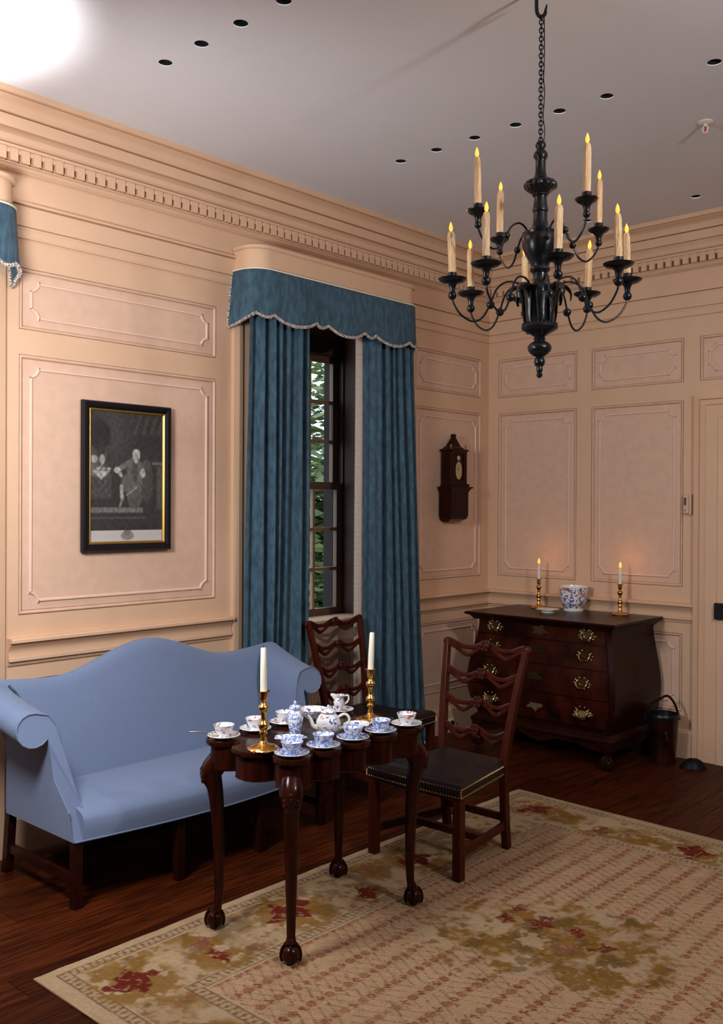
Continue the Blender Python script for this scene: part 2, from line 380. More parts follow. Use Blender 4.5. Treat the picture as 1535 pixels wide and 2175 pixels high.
# ------------------------------------------------------------------ windows
def window(name, wc, other=True):
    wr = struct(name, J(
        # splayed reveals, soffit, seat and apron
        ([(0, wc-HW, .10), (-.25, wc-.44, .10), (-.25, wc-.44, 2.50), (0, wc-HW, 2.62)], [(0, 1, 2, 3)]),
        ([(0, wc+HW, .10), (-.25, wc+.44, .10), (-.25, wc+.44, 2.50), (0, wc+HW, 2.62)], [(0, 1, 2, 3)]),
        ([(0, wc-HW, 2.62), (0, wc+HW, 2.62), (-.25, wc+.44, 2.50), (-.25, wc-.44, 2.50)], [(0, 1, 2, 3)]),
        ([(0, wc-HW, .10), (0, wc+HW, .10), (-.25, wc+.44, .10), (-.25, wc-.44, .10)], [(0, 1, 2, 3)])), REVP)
    # reveal panels
    for sg in (-1, 1):
        for z0, z1 in ((.90, 1.60), (1.68, 2.40)):
            g = []
            for t0, t1, dd in ((.15, .85, .004), (.22, .78, .009)):
                def pt(t, z): return (-.25*t, wc+sg*(HW-.07*t-dd), z)
                g.append(loft([[pt(t0, z0), pt(t1, z0), pt(t1, z1), pt(t0, z1)], [tuple(Vector(pt(t, z))+Vector((-.01, sg*.02, 0))) for t, z in ((t0, z0), (t1, z0), (t1, z1), (t0, z1))]]))
                z0 += .04; z1 -= .04
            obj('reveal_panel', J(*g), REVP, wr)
    # casing (architrave) around the opening
    def cas(sg):
        pr = [(HW-.005, .0), (HW-.005, .014), (HW+.012, .018), (HW+.012, .010), (HW+.10, .014), (HW+.10, .026), (CE-.03, .030), (CE, .022), (CE, 0)]
        return loft([[(d, wc+sg*o, z) for o, d in pr] for z in (0, 2.70)])
    for sg in (-1, 1): obj('window_casing', cas(sg), PAINT, wr)
    obj('window_casing', box(0, .020, wc-HW, wc+HW, 2.60, 2.70), PAINT, wr)
    # sill board and apron with a vent grille
    obj('window_sill', box(-.26, -.06, wc-.47, wc+.47, .795, .822), PAINT, wr, bevel=.004)
    obj('apron', box(-.14, -.12, wc-.46, wc+.46, .10, .795), PAINT, wr)
    gr = obj('vent_grille', J(box(-.121, -.108, wc-.40, wc+.40, .17, .20), box(-.121, -.108, wc-.40, wc+.40, .66, .69), box(-.121, -.108, wc-.40, wc-.37, .20, .66), box(-.121, -.108, wc+.37, wc+.40, .20, .66)), GRILLE, wr)
    obj('grille_bars', J(*[box(-.119, -.112, wc-.37+.0185*i, wc-.37+.0185*i+.012, .20, .66) for i in range(40)]), GRILLE, gr)
    # box frame
    fx0, fx1 = -.33, -.25; hw = .43
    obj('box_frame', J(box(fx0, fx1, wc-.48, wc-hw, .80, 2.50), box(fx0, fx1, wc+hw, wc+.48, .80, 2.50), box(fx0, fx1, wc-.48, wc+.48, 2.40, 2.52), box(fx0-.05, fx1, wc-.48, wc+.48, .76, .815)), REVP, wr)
    obj('exterior_jamb', J(box(-.41, fx0, wc-.70, wc-hw+.005, .6, 2.7), box(-.41, fx0, wc+hw-.005, wc+.70, .6, 2.7), box(-.41, fx0, wc-.7, wc+.7, 2.40, 2.9), box(-.41, fx0, wc-.7, wc+.7, .3, .79)), BRICK, wr)
    for zz0, zz1, xx in ((.815, 1.625, -.272), (1.59, 2.40, -.308)):
        st = .045
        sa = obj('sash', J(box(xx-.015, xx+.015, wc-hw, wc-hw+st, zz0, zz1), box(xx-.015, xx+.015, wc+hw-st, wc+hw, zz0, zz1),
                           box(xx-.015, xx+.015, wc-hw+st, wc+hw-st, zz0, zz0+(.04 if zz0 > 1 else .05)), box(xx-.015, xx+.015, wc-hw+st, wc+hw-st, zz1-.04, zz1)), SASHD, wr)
        g0, g1 = wc-hw+st, wc+hw-st; h0, h1 = zz0+.045, zz1-.04
        for k in (1, 2, 3):
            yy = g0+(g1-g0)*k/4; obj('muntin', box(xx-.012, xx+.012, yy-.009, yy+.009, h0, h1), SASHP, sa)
        for k in (1, 2):
            z = h0+(h1-h0)*k/3; obj('muntin', box(xx-.0125, xx+.0125, g0, g1, z-.010, z+.010), SASHP, sa)
        for a in range(4):
            for b in range(3):
                y0 = g0+(g1-g0)*a/4; y1 = g0+(g1-g0)*(a+1)/4; z0 = h0+(h1-h0)*b/3; z1 = h0+(h1-h0)*(b+1)/3
                obj('pane', ([(xx, y0, z0), (xx, y1, z0), (xx, y1, z1), (xx, y0, z1)], [(0, 1, 2, 3)]), GLASS, sa)
    return wr
window('window_1', WC); window('window_2', WC+DW2)

# ------------------------------------------------------------------ pelmet boards and scalloped valances
PH = .655
def ppath(off, h=PH, dmax=.172, r=.10):
    P = [(0.004, -h-off)]
    P += [(dmax-r-.02, -h-off)]
    for i in range(0, 9):
        a = i/8*pi/2; P.append((dmax-r+(r+off)*math.sin(a), -h+r-(r+off)*math.cos(a)))
    n = 60; a0 = -h+r
    for i in range(1, n): P.append((dmax+off, a0+(-2*a0)*i/n))
    Q = [(d, -s) for d, s in P[:11]][::-1]
    return P+Q
def pelmet(wc, label):
    p = thing('pelmet', label, 'pelmet', (0, wc, 2.66), 0, 'window pelmets')
    pts = ppath(0); inn = ppath(-.016)
    R = [[(d, s, .005) for d, s in pts], [(d, s, .135) for d, s in pts], [(max(d, .004), s, .135) for d, s in inn], [(max(d, .004), s, .005) for d, s in inn], [(d, s, .005) for d, s in pts]]
    obj('board', loft(R, False), PAINT, p, smooth=True)
    topg = ([(d, s, .128) for d, s in ppath(-.005)], [tuple(range(len(pts)))])
    obj('top_board', topg, PAINT, p)
    obj('top_bead', tube([(max(d, .012), s, .138) for d, s in ppath(.004)], .0115, 8), PAINT, p, smooth=True)
    return p
def zb(a):
    a = abs(a)
    if a < .15: return 2.415+.043*(a/.15)**2
    if a < .24: return 2.438+.020*((a-.195)/.045)**2
    if a < .54: return 2.415+.043*((a-.39)/.15)**2
    if a < .64: return 2.440+.018*((a-.59)/.05)**2
    u = min((a-.64)/.20, 1); return 2.458-.066*math.sin(u*pi/2)
def valance(wc, label):
    v = thing('valance', label, 'valance', (0, wc, 2.40), 0, 'scalloped valances')
    base = ppath(.012)
    # resample by arc length
    P = [Vector((d, s, 0)) for d, s in base]; L = [0]
    for i in range(1, len(P)): L.append(L[-1]+(P[i]-P[i-1]).length)
    tot = L[-1]; N = 220; pts = []
    for k in range(N+1):
        l = tot*k/N; i = max(j for j in range(len(L)) if L[j] <= l+1e-9); i = min(i, len(P)-2)
        t = (l-L[i])/max(L[i+1]-L[i], 1e-9); pts.append((P[i].lerp(P[i+1], t), l-tot/2))
    def f(u, w):
        p, a = pts[round(u*N)]; z = 2.684+(zb(a)-2.684)*w
        e = max(0, (abs(a)-.62)/.25); fl = .04*w*min(e, 1)
        rip = .006*w*math.sin(a*17+1.2*w)
        return (max(p.x+.010*w*(1 if abs(a) < .7 else .3)+rip, .006), p.y+(fl if p.y > 0 else -fl)+.004*w*math.sin(a*40), z-2.40)
    obj('cloth', grid(f, N, 10), CURT, v, smooth=True, ang=80, thick=.004)
    obj('top_tape', tube([tuple(Vector(f(k/N, 0))+Vector((.003, 0, .001))) for k in range(0, N+1, 2)], .0042, 5), WAX, v)
    edge = [f(k/N, 1) for k in range(N+1)]
    def fr(pts, n=5):
        G = []
        for i in range(0, len(pts)-1):
            a, b = Vector(pts[i]), Vector(pts[i+1])
            m_ = (a+b)/2; L_ = (b-a)
            G.append(tube([a+L_*.14, a+L_*.86], .0095 if i % 2 else .0080, 5))
        return J(*G)
    obj('fringe', fr(edge), FRINGEB, v, smooth=True)
    for u in (0, 1): obj('fringe', fr([tuple(Vector(f(u, w/26))) for w in range(27)]), FRINGEB, v, smooth=True)
    return v
FRINGEB = mat('fringe_tufts', (.72, .62, .52), .9, col2=(.16, .13, .13), nscale=150, lo=.47, hi=.55)
pelmet(WC, 'peach painted pelmet with rounded corners above the blue scalloped valance'); pelmet(WC+DW2, 'peach pelmet cut off by the left edge of the picture')
valance(WC, 'teal blue scalloped valance with pale fringe over the window'); valance(WC+DW2, 'teal blue valance end hanging at the left edge of the picture')

# ------------------------------------------------------------------ curtains
def curtain(label, a0, a1, b0, b1, folds, seed, inner, zt=2.60, zbm=.015):
    c = thing('curtain', label, 'curtain', (0, (a0+a1)/2, zbm), 0, 'teal window curtains'); cy = (a0+a1)/2
    def f(u, w):
        z = zt+(zbm-zt)*w
        y0 = a0+(b0-a0)*w**1.3; y1 = a1+(b1-a1)*w**1.3
        d = .122+.006*math.sin(9*u+4*w+seed)
        k = .75+.25*min(1, w*2.5)
        for c_, wd_, am_ in folds:
            x_ = (u-c_-.012*math.sin(2.2*w+c_*20)*w)/wd_
            d -= am_*k*math.exp(-x_*x_)
            d += am_*.20*k*(math.exp(-((abs(x_)-2.1)/.9)**2))
        y = y0+(y1-y0)*u+.004*math.sin(3.1*w*pi+u*5)*w
        if inner == 0 and u < .22: d -= .055*(1-u/.22)
        if inner == 1 and u > .88: d -= .05*(u-.88)/.12
        return (max(d, .012), y-cy, z-zbm)
    obj('cloth', grid(f, 150, 40), CURT, c, smooth=True, ang=80, thick=.003)
    wd = .034 if inner == 0 else .022
    def strip(t, w):
        uu = t*wd/(a1-a0) if inner == 0 else 1-t*wd/(a1-a0)
        p = Vector(f(uu, w)); return (p.x+.005+.003*math.sin(t*pi), p.y-(.003 if inner == 0 else -.003)*(1-t), p.z)
    obj('fringe_braid', grid(strip, 4, 120), FRINGE, c, smooth=True, thick=.003)
    hf = obj('hem_fringe', J(*[tube([f(k/60, 1), tuple(Vector(f(k/60, 1))+Vector((0, 0, .018)))], .006, 4) for k in range(61)]), FRINGEB, c); hf['kind'] = 'stuff'
    return c
curtain('left teal curtain hanging behind the blue settee', -2.275, -1.815, -2.330, -1.83, [(.10, .03, .022), (.27, .030, .10), (.385, .024, .09), (.52, .03, .045), (.66, .03, .020), (.86, .034, .11)], 3, 1)
curtain('right teal curtain hanging beside the wall clock', -1.425, -.985, -1.455, -.825, [(.18, .03, .012), (.38, .036, .11), (.55, .024, .085), (.66, .03, .035), (.80, .032, .105), (.92, .02, .04)], 11, 0)

# ------------------------------------------------------------------ door casing at the right edge, closed door beyond the frame
dr = struct('door_1', J(box(DX0, DX1, .0, .03, 0, DZ)), PAINT)
def dcas(pts):
    cp = [(.180, 0), (.180, .036), (.150, .040), (.146, .024), (.118, .028), (.112, .020), (.045, .020), (.040, .028), (.006, .024), (0, .018), (0, 0)]
    def ring(k):
        o = []
        for w_, d in cp:
            o.append({0: (DX0-w_, -d, 0), 1: (DX0-w_, -d, DZ+w_), 2: (DX1+w_, -d, DZ+w_), 3: (DX1+w_, -d, 0)}[k])
        return o
    return loft([ring(k) for k in range(4)])
obj('door_casing', dcas(None), PAINT, dr)
kp = obj('lock_keeper', box(1.606, 1.652, -.052, -.020, .842, .936), IRON, dr, bevel=.003)
obj('rim_lock', box(1.672, 1.80, -.048, 0, .84, .94), IRON, dr, bevel=.003)
obj('door_knob', T(lathe([(.010, 0), (.010, .03), (.024, .036), (.028, .05), (.018, .062), (0, .064)], 16), (1.73, -.048, .89), (pi/2, 0, 0)), BRASS, dr, smooth=True)
for z0, z1 in ((.15, .80), (1.02, 1.85)):
    for xa, xb in ((1.76, 2.08), (2.20, 2.52)):
        obj('door_panel', loft([[(xa+i, -d, z0+i), (xb-i, -d, z0+i), (xb-i, -d, z1-i), (xa+i, -d, z1-i)] for i, d in ((0, 0), (.01, .012), (.03, .004), (.05, .010))]), PANEL, dr)

# ================================================================== OUTSIDE
struct('ground', box(-30, -.6, -20, 25, -1.6, -1.5), LAWN)
def tree(loc, label, n, rx, rz, seed, zc):
    rs = np.random.default_rng(seed)
    t = thing('tree', label, 'tree', loc, 0, 'trees outside the window')
    obj('trunk', J(tube(spline([(0, 0, 0), (.1, .05, 1.2), (.0, .1, 2.4), (.15, 0, 3.8)]), [.16-.005*i for i in range(19)], 8),
                   tube(spline([(.05, .05, 1.5), (.6, .5, 2.4), (1.0, .8, 3.2)]), .05, 6), tube(spline([(.05, .05, 1.3), (-.5, -.6, 2.2), (-.9, -1.1, 3.0)]), .05, 6)), BARK, t, smooth=True)
    V, F = [], []
    cl = rs.normal(0, 1, (60, 3)); cl /= np.linalg.norm(cl, axis=1)[:, None]; cl *= rs.uniform(.2, 1, (60, 1))**.5
    cl = cl*[rx, rx, rz]+[0, 0, zc]
    for i in range(n):
        c = Vector(cl[i % 60]+rs.normal(0, .28, 3)); q = Matrix.Rotation(rs.uniform(0, 6.28), 3, 'Z') @ Matrix.Rotation(rs.uniform(-1.2, 1.2), 3, 'X')
        s = rs.uniform(.05, .10); k = len(V)
        for p in ((-1.3, 0, 0), (0, -.6, .12), (1.3, 0, 0), (0, .6, .12)): V.append(tuple(c+q @ Vector(p)*s))
        F.append((k, k+1, k+2, k+3))
    lf = obj('foliage', (V, F), LEAF, t); lf['kind'] = 'stuff'
tree((-3.7, 2.1, -1.5), 'leafy green tree seen through the lower window panes', 9000, 1.3, 1.35, 5, 2.35)
tree((-8.2, 6.6, -1.5), 'farther tree against the bright sky in the upper panes', 4200, 1.9, 1.7, 9, 4.6)

# ================================================================== RUG
JUTE = mat('rug_backing', (.26, .17, .09), .95)
def rug():
    x0, x1, y0, y1 = 1.052, 4.55, -3.955, -1.225
    xs = np.concatenate([np.arange(x0, 2.75, .0052), np.arange(2.75, x1+.001, .02)]); ys = np.arange(y0, y1+.001, .0056)
    nx, ny = len(xs), len(ys); X, Y = np.meshgrid(xs, ys)
    def hsh(a, b, s=0): return np.abs(np.sin(a*127.1+b*311.7+s*74.7)*43758.5453) % 1
    def noise(x, y, f, s=0):
        x, y = x*f, y*f; xi, yi = np.floor(x), np.floor(y); u, v = x-xi, y-yi; u, v = u*u*(3-2*u), v*v*(3-2*v)
        return (hsh(xi, yi, s)*(1-u)+hsh(xi+1, yi, s)*u)*(1-v)+(hsh(xi, yi+1, s)*(1-u)+hsh(xi+1, yi+1, s)*u)*v
    def fbm(x, y, f, s=0): return .5*noise(x, y, f, s)+.3*noise(x, y, f*2.1, s+1)+.2*noise(x, y, f*4.3, s+2)
    A, B = X-x0, Y-y0; Lw, Hh = x1-x0, y1-y0
    bx, by = .455, .335                                   # border widths along x and y (far border wider)
    e = np.minimum.reduce([A, Lw-A, B, (Hh-B)])
    fld = (A > bx) & (A < Lw-bx) & (B > by) & (B < Hh-.43)
    C = np.zeros((ny, nx, 3)); C[:] = (.50, .36, .21)
    cream = np.array((.58, .405, .235)); sand = np.array((.44, .27, .13)); brown = np.array((.13, .055, .030)); red = np.array((.17, .013, .008)); gold = np.array((.30, .145, .022)); olive = np.array((.15, .095, .025)); rose = np.array((.33, .115, .065))
    def put(mask, col, a=1.0):
        mk = np.clip(mask, 0, 1)[..., None]*a; C[:] = C*(1-mk)+np.array(col)*mk
    n1 = fbm(X, Y, 9, 3); n2 = fbm(X, Y, 30, 8)
    put((~fld)*1., cream); put(fld*1., np.array((.60, .385, .215)))
    # guard stripes of leafy chain on both sides of the border
    fi = np.minimum.reduce([A-bx, Lw-bx-A, B-by, Hh-.43-B])
    for dist, c in ((e, .070), (-fi, .035)):
        q = np.abs(dist-c)
        if c == .070: alx = (np.abs(dist-A) < 1e-9) | (np.abs(dist-(Lw-A)) < 1e-9)
        else: alx = (np.abs(fi-(A-bx)) < 1e-9) | (np.abs(fi-(Lw-bx-A)) < 1e-9)
        al = np.where(alx, Y, X); ok = (n2 > .30)
        put(((q > .0175) & (q < .0225))*(.6+.4*ok), brown, .78)
        ov = np.abs(np.sin(al*pi/.024+(dist-c)*22))
        put((q < .0165)*(ov < .50)*1., brown*1.1, .75); put((q < .0165)*(ov > .8)*1., sand, .5)
    # border foliage
    brd = (~fld) & (e > .10) & (fi < -.06)
    put(brd*np.clip((fbm(X, Y, 6, 21)-.52)*9, 0, 1)*(.35+.65*(n2 > .45)), gold, .80)
    put(brd*np.clip((fbm(X, Y, 15, 33)-.60)*12, 0, 1), olive, .55)
    put(brd*np.clip((fbm(X, Y, 20, 37)-.62)*12, 0, 1), rose, .45)
    wx, wy = X+.06*(fbm(X, Y, 16, 90)-.5)+.02*(n2-.5), Y+.06*(fbm(X, Y, 16, 95)-.5)+.02*(fbm(X, Y, 40, 97)-.5)
    def flower(cx, cy, r, pet, col, seed, a=.95, rough=.35):
        dx, dy = wx-cx, wy-cy; c_, s__ = math.cos(seed), math.sin(seed); p_, q_ = dx*c_-dy*s__, dx*s__+dy*c_
        R = np.hypot(p_, q_*1.35); th = np.arctan2(q_, p_)
        rad = r*(.78+.16*np.cos(pet*th)+.10*np.cos(2*pet*th+1))
        put(np.clip((rad-R)/.005, 0, 1)*(n2 > .27), col, a)
        put(((R < rad*.98) & (np.abs(np.sin(2.5*th+R*45+seed)) < .13) & (R > r*.2))*1., cream*.85, .75)
    for cx, cy, r, c in ((1.30, -3.76, .11, red), (1.37, -3.47, .065, red*1.15), (1.26, -3.46, .06, rose*.9), (1.285, -3.08, .115, red), (1.37, -2.77, .065, red), (1.30, -2.38, .10, red), (1.36, -2.05, .07, red), (1.31, -1.46, .10, red), (1.70, -1.55, .065, rose*.62), (2.11, -1.48, .11, red), (1.78, -3.79, .09, red), (2.2, -3.79, .10, red), (1.25, -2.6, .06, rose), (1.50, -1.44, .05, gold), (1.92, -1.5, .06, gold*.9)):
        put(np.clip((1.75-np.hypot(wx-cx, (wy-cy)*1.2)/r)*2.2, 0, 1)*(fbm(X, Y, 24, 61) > .44)*(~fld), gold, .85)
        flower(cx, cy, r, 4, c, cx*23)
    # field: rows of ringed rosettes and lozenges along y, joined by fine slanting threads
    px, py = .0975, .077
    fx = (X+.006*(n1-.5)-1.559)/px; row = np.floor(fx); u = (fx-row-.5)*px
    fy = (Y+3.131)/py+.5+((row+1) % 2)*.5; cl = np.floor(fy); v = (fy-cl-.5)*py
    vd = v-np.sign(v)*py/2
    fade = .55+.45*np.clip(noise(X, Y, 5, 81)*1.6, 0, 1)
    edge_r = np.clip(1.2-fi/.35, 0, 1)
    put(fld*(np.abs(u) < .016)*(n2 > .42), rose, .20+.25*edge_r[..., None]*1.0 if False else .28)
    rr_ = np.hypot(u, v*.95); thr = np.arctan2(v, u)
    ring = (rr_ > .0105) & (rr_ < .0150)
    put(fld*ring*fade, red*1.35, .80); put(fld*(rr_ < .0100)*fade, gold*1.25, .55); put(fld*(rr_ < .0042)*1., red*1.1, .75)
    dm = np.abs(u)*.95+np.abs(vd)*1.15
    put(fld*((dm < .0175) & (np.sin(u*900)*np.sin(vd*900) > -.35))*fade, red*1.25, .78)
    for sg, wgt in ((1, .80), (-1, .55)):
        ph = ((Y+sg*X*.50+.010*(n1-.5))/(py/2)) % 1
        put(fld*(np.abs(ph-.5) < .045)*(np.abs(u) > .013)*(noise(X, Y, 13, 5+sg) > .33), rose*.42, wgt)
    put(fld*edge_r*(noise(X, Y, 60, 83) > .5), rose, .22)
    # central bouquet
    cx, cy = 2.12, -2.62
    ca, sa = math.cos(-.55), math.sin(-.55); dx, dy = X-cx, Y-cy; p = dx*ca-dy*sa; q = dx*sa+dy*ca
    dd = np.sqrt((p/.42)**2+(q/.30)**2)
    put(np.clip((1.05-dd+(n1-.5)*1.1)*5, 0, 1), cream*.95, .9)
    put(np.clip((.86-dd+(fbm(X, Y, 12, 40)-.5)*2.0)*4, 0, 1)*(.55+.45*(fbm(X, Y, 34, 44) > .45)), gold, .95)
    put(np.clip((.8-dd+(fbm(X, Y, 16, 50)-.62)*4)*4, 0, 1), olive, .65)
    for ox, oy, r, c, k in ((-.22, .02, .055, red, 5), (-.12, .07, .075, red, 4), (.02, .10, .06, red*1.1, 5), (-.07, -.06, .08, cream*.95, 6), (.14, .05, .055, red, 4), (.06, -.02, .055, rose, 5), (-.24, .13, .04, red, 5), (.22, -.02, .06, olive*1.1, 4), (.25, -.12, .10, gold*.85, 3), (.18, -.20, .09, gold*.9, 4)):
        flower(cx+ox, cy+oy, r, k, c, ox*40, .85, .7)
    dx, dy = X-(cx+.12), Y-(cy-.13)
    put(((np.abs(dx*.8+dy*.6) < .10) & (np.abs(-dx*.6+dy*.8) < .028))*(np.sin(X*520) > -.2)*(np.sin(Y*520) > -.2), brown*1.6, .7)
    C *= (.86+.28*hsh(np.floor(X/.0052), np.floor(Y/.0056), 2))[..., None]*.94
    C *= (.54+.11*n1)[..., None]
    Zh = .010+.0022*fbm(X, Y, 26, 60)+.0012*hsh(X*91, Y*57, 4)
    Zh = Zh*np.clip(e/.012, .45, 1)
    wav = .010*(fbm(X, Y, 1.6, 70)-.5)+.005*(noise(X, Y, 14, 71)-.5)
    Xo = X+np.where(A < .25, wav*(1-A/.25), 0); Yo = Y+np.where(B < .25, wav*(1-B/.25), np.where(Hh-B < .25, -wav*(1-(Hh-B)/.25)-.075*np.clip(A/1.1, 0, 1.5)*(1-(Hh-B)/.25), 0))
    V = np.stack([Xo-x0, Yo-y0, Zh], -1).reshape(-1, 3)*S
    i = np.arange(nx*ny).reshape(ny, nx); F = np.stack([i[:-1, :-1], i[:-1, 1:], i[1:, 1:], i[1:, :-1]], -1).reshape(-1, 4)
    me = bpy.data.meshes.new('rug'); me.vertices.add(len(V)); me.vertices.foreach_set('co', V.ravel().astype(np.float32))
    me.loops.add(F.size); me.loops.foreach_set('vertex_index', F.ravel().astype(np.int32))
    me.polygons.add(len(F)); me.polygons.foreach_set('loop_start', np.arange(0, F.size, 4, dtype=np.int32))
    me.update(calc_edges=True); me.validate()
    at = me.color_attributes.new('Col', 'FLOAT_COLOR', 'POINT')
    at.data.foreach_set('color', np.concatenate([C.reshape(-1, 3), np.ones((nx*ny, 1))], 1).ravel().astype(np.float32))
    me.shade_smooth(); me.materials.append(RUGM)
    o = bpy.data.objects.new('rug', me); COL.objects.link(o); o.location = Vector((x0, y0, 0))*S
    sk = loft([[(0, 0, z), (0, y1-y0, z), (x1-x0, y1-y0-.1, z), (x1-x0, 0, z)] for z in (.0005, .004)])
    obj('backing', sk, JUTE, o)
    tag(o, 'beige floral rug with red blossoms, gold bouquet and rows of medallions', 'rug')
rug()

# ================================================================== SETTEE
def settee():
    cy = -2.945; s = thing('settee', 'pale blue upholstered camelback settee with scrolled arms under the portrait print', 'sofa', (0, cy, 0))
    def zt(t):
        a = abs(t)
        return .770+(.115*(1+math.cos(pi*a/.47))/2 if a < .47 else .022*((a-.47)/.26)**1.5)
    hwb = .735; n = 60; rings = []
    for i in range(n+1):
        t = -hwb+2*hwb*i/n; z = zt(t)
        tq = max(-.64, min(.64, t)); t_ = t
        rings.append([(.33, tq, .27), (.315, tq, .40), (.275, tq, .55), (.232, t, z-.05), (.220, t, z-.020), (.206, t, z-.004), (.192, t, z), (.180, t, z-.004), (.172, t, z-.018), (.170, t, z-.05), (.168, tq, .5), (.165, tq, .26)])
    obj('back', loft(rings), BLUEF, s, smooth=True, ang=50)
    def bow(t): return .695+.072*max(0, math.cos(pi*t/1.36))
    rings = []
    for i in range(41):
        t = -.622+1.244*i/40; b = bow(t); cr = .012*math.cos(pi*t/1.3)
        rings.append([(.25, t, .25), (.25, t, .362), (.45, t, .372+cr), (b-.06, t, .360+cr*.7), (b-.025, t, .350+cr*.4), (b-.006, t, .336), (b, t, .322), (b+.002, t, .29), (b, t, .252), (b-.02, t, .250)])
    obj('seat', loft(rings), BLUEF, s, smooth=True, ang=50)
    obj('seat_piping', tube([(bow(t)+.002, t, .252) for t in [-.655+1.31*i/40 for i in range(41)]], .0035, 6), BLUEF, s, smooth=True)
    # arms: profile (outward o, z), raked front
    prof = [(.600, .25), (.600, .36), (.602, .45), (.606, .54), (.614, .60)]
    c = (.722, .641); r = .062
    prof += [(.630, .652), (.655, .688)]
    prof += [(c[0]+r*math.cos(a)*1.08, c[1]+r*math.sin(a)) for a in [math.radians(d) for d in (105, 80, 55, 30, 5, -20, -45, -70, -95, -120, -145)]]
    prof += [(.664, .590), (.658, .56), (.658, .45), (.660, .35), (.660, .25)]
    def xf(z):
        if z >= .60: return .525-.02*(z-.60)/.1
        u = (.60-z)/.265
        return .525+.168*min(1, u)**2.8 if u < 1 else .698
    m_ = 14
    for sg in (-1, 1):
        rings = []
        for i in range(m_+1):
            t = i/m_; q = []
            for o_, z in prof:
                lift = .088*(1-t)**1.3*max(0, min(1, (z-.40)/.2))
                out = .03*(1-t)*max(0, min(1, (z-.5)/.15))
                q.append((.19+t*(xf(z)-.19), sg*(o_+out), z+lift))
            rings.append(q)
        a = obj('arm', loft(rings), BLUEF, s, smooth=True, ang=50)
        fr = [Vector(p) for p in rings[-1]]
        obj('arm_piping', tube([p+Vector((.002, 0, 0)) for p in fr[1:-1]], .0032, 6), BLUEF, a, smooth=True)
        obj('arm_seam', tube(spline([(.326, sg*.598, .375), (.307, sg*.598, .45), (.281, sg*.600, .55), (.266, sg*.606, .62), (.251, sg*.622, .69), (.240, sg*.645, .735), (.226, sg*.668, .765)], 5), .0045, 6), MATS['teal_moreen'], a)
    for t in (-.635, -.213, .213, .635):
        xx = bow(t)-.028 if abs(t) > .5 else bow(t)-.03
        obj('leg', box(xx-.018, xx+.018, t-.018, t+.018, 0, .255), MAHOGD, s, bevel=.002)
    for t in (-.635, -.213, .213, .635):
        obj('leg', loft([[(x+dx, t+dy, z) for x, y in ((-.017, 0), (.017, 0), (.017, 1), (-.017, 1)) for dx, dy in ((0, -.017+.034*y),)] for x0_, z in ((0, 0), (0, .26)) for x in ()] or [[(.155+o+a, t+b, z) for a, b in ((-.017, -.017), (.017, -.017), (.017, .017), (-.017, .017))] for o, z in ((0, 0), (.03, .26))]), MAHOGD, s)
        xx = bow(t)-.03
        if abs(t) > .5: obj('stretcher', box(.165, xx-.017, t-.010, t+.010, .085, .118), MAHOGD, s)
    obj('stretcher', box(.40, .42, -.63, .63, .085, .118), MAHOGD, s)
settee()

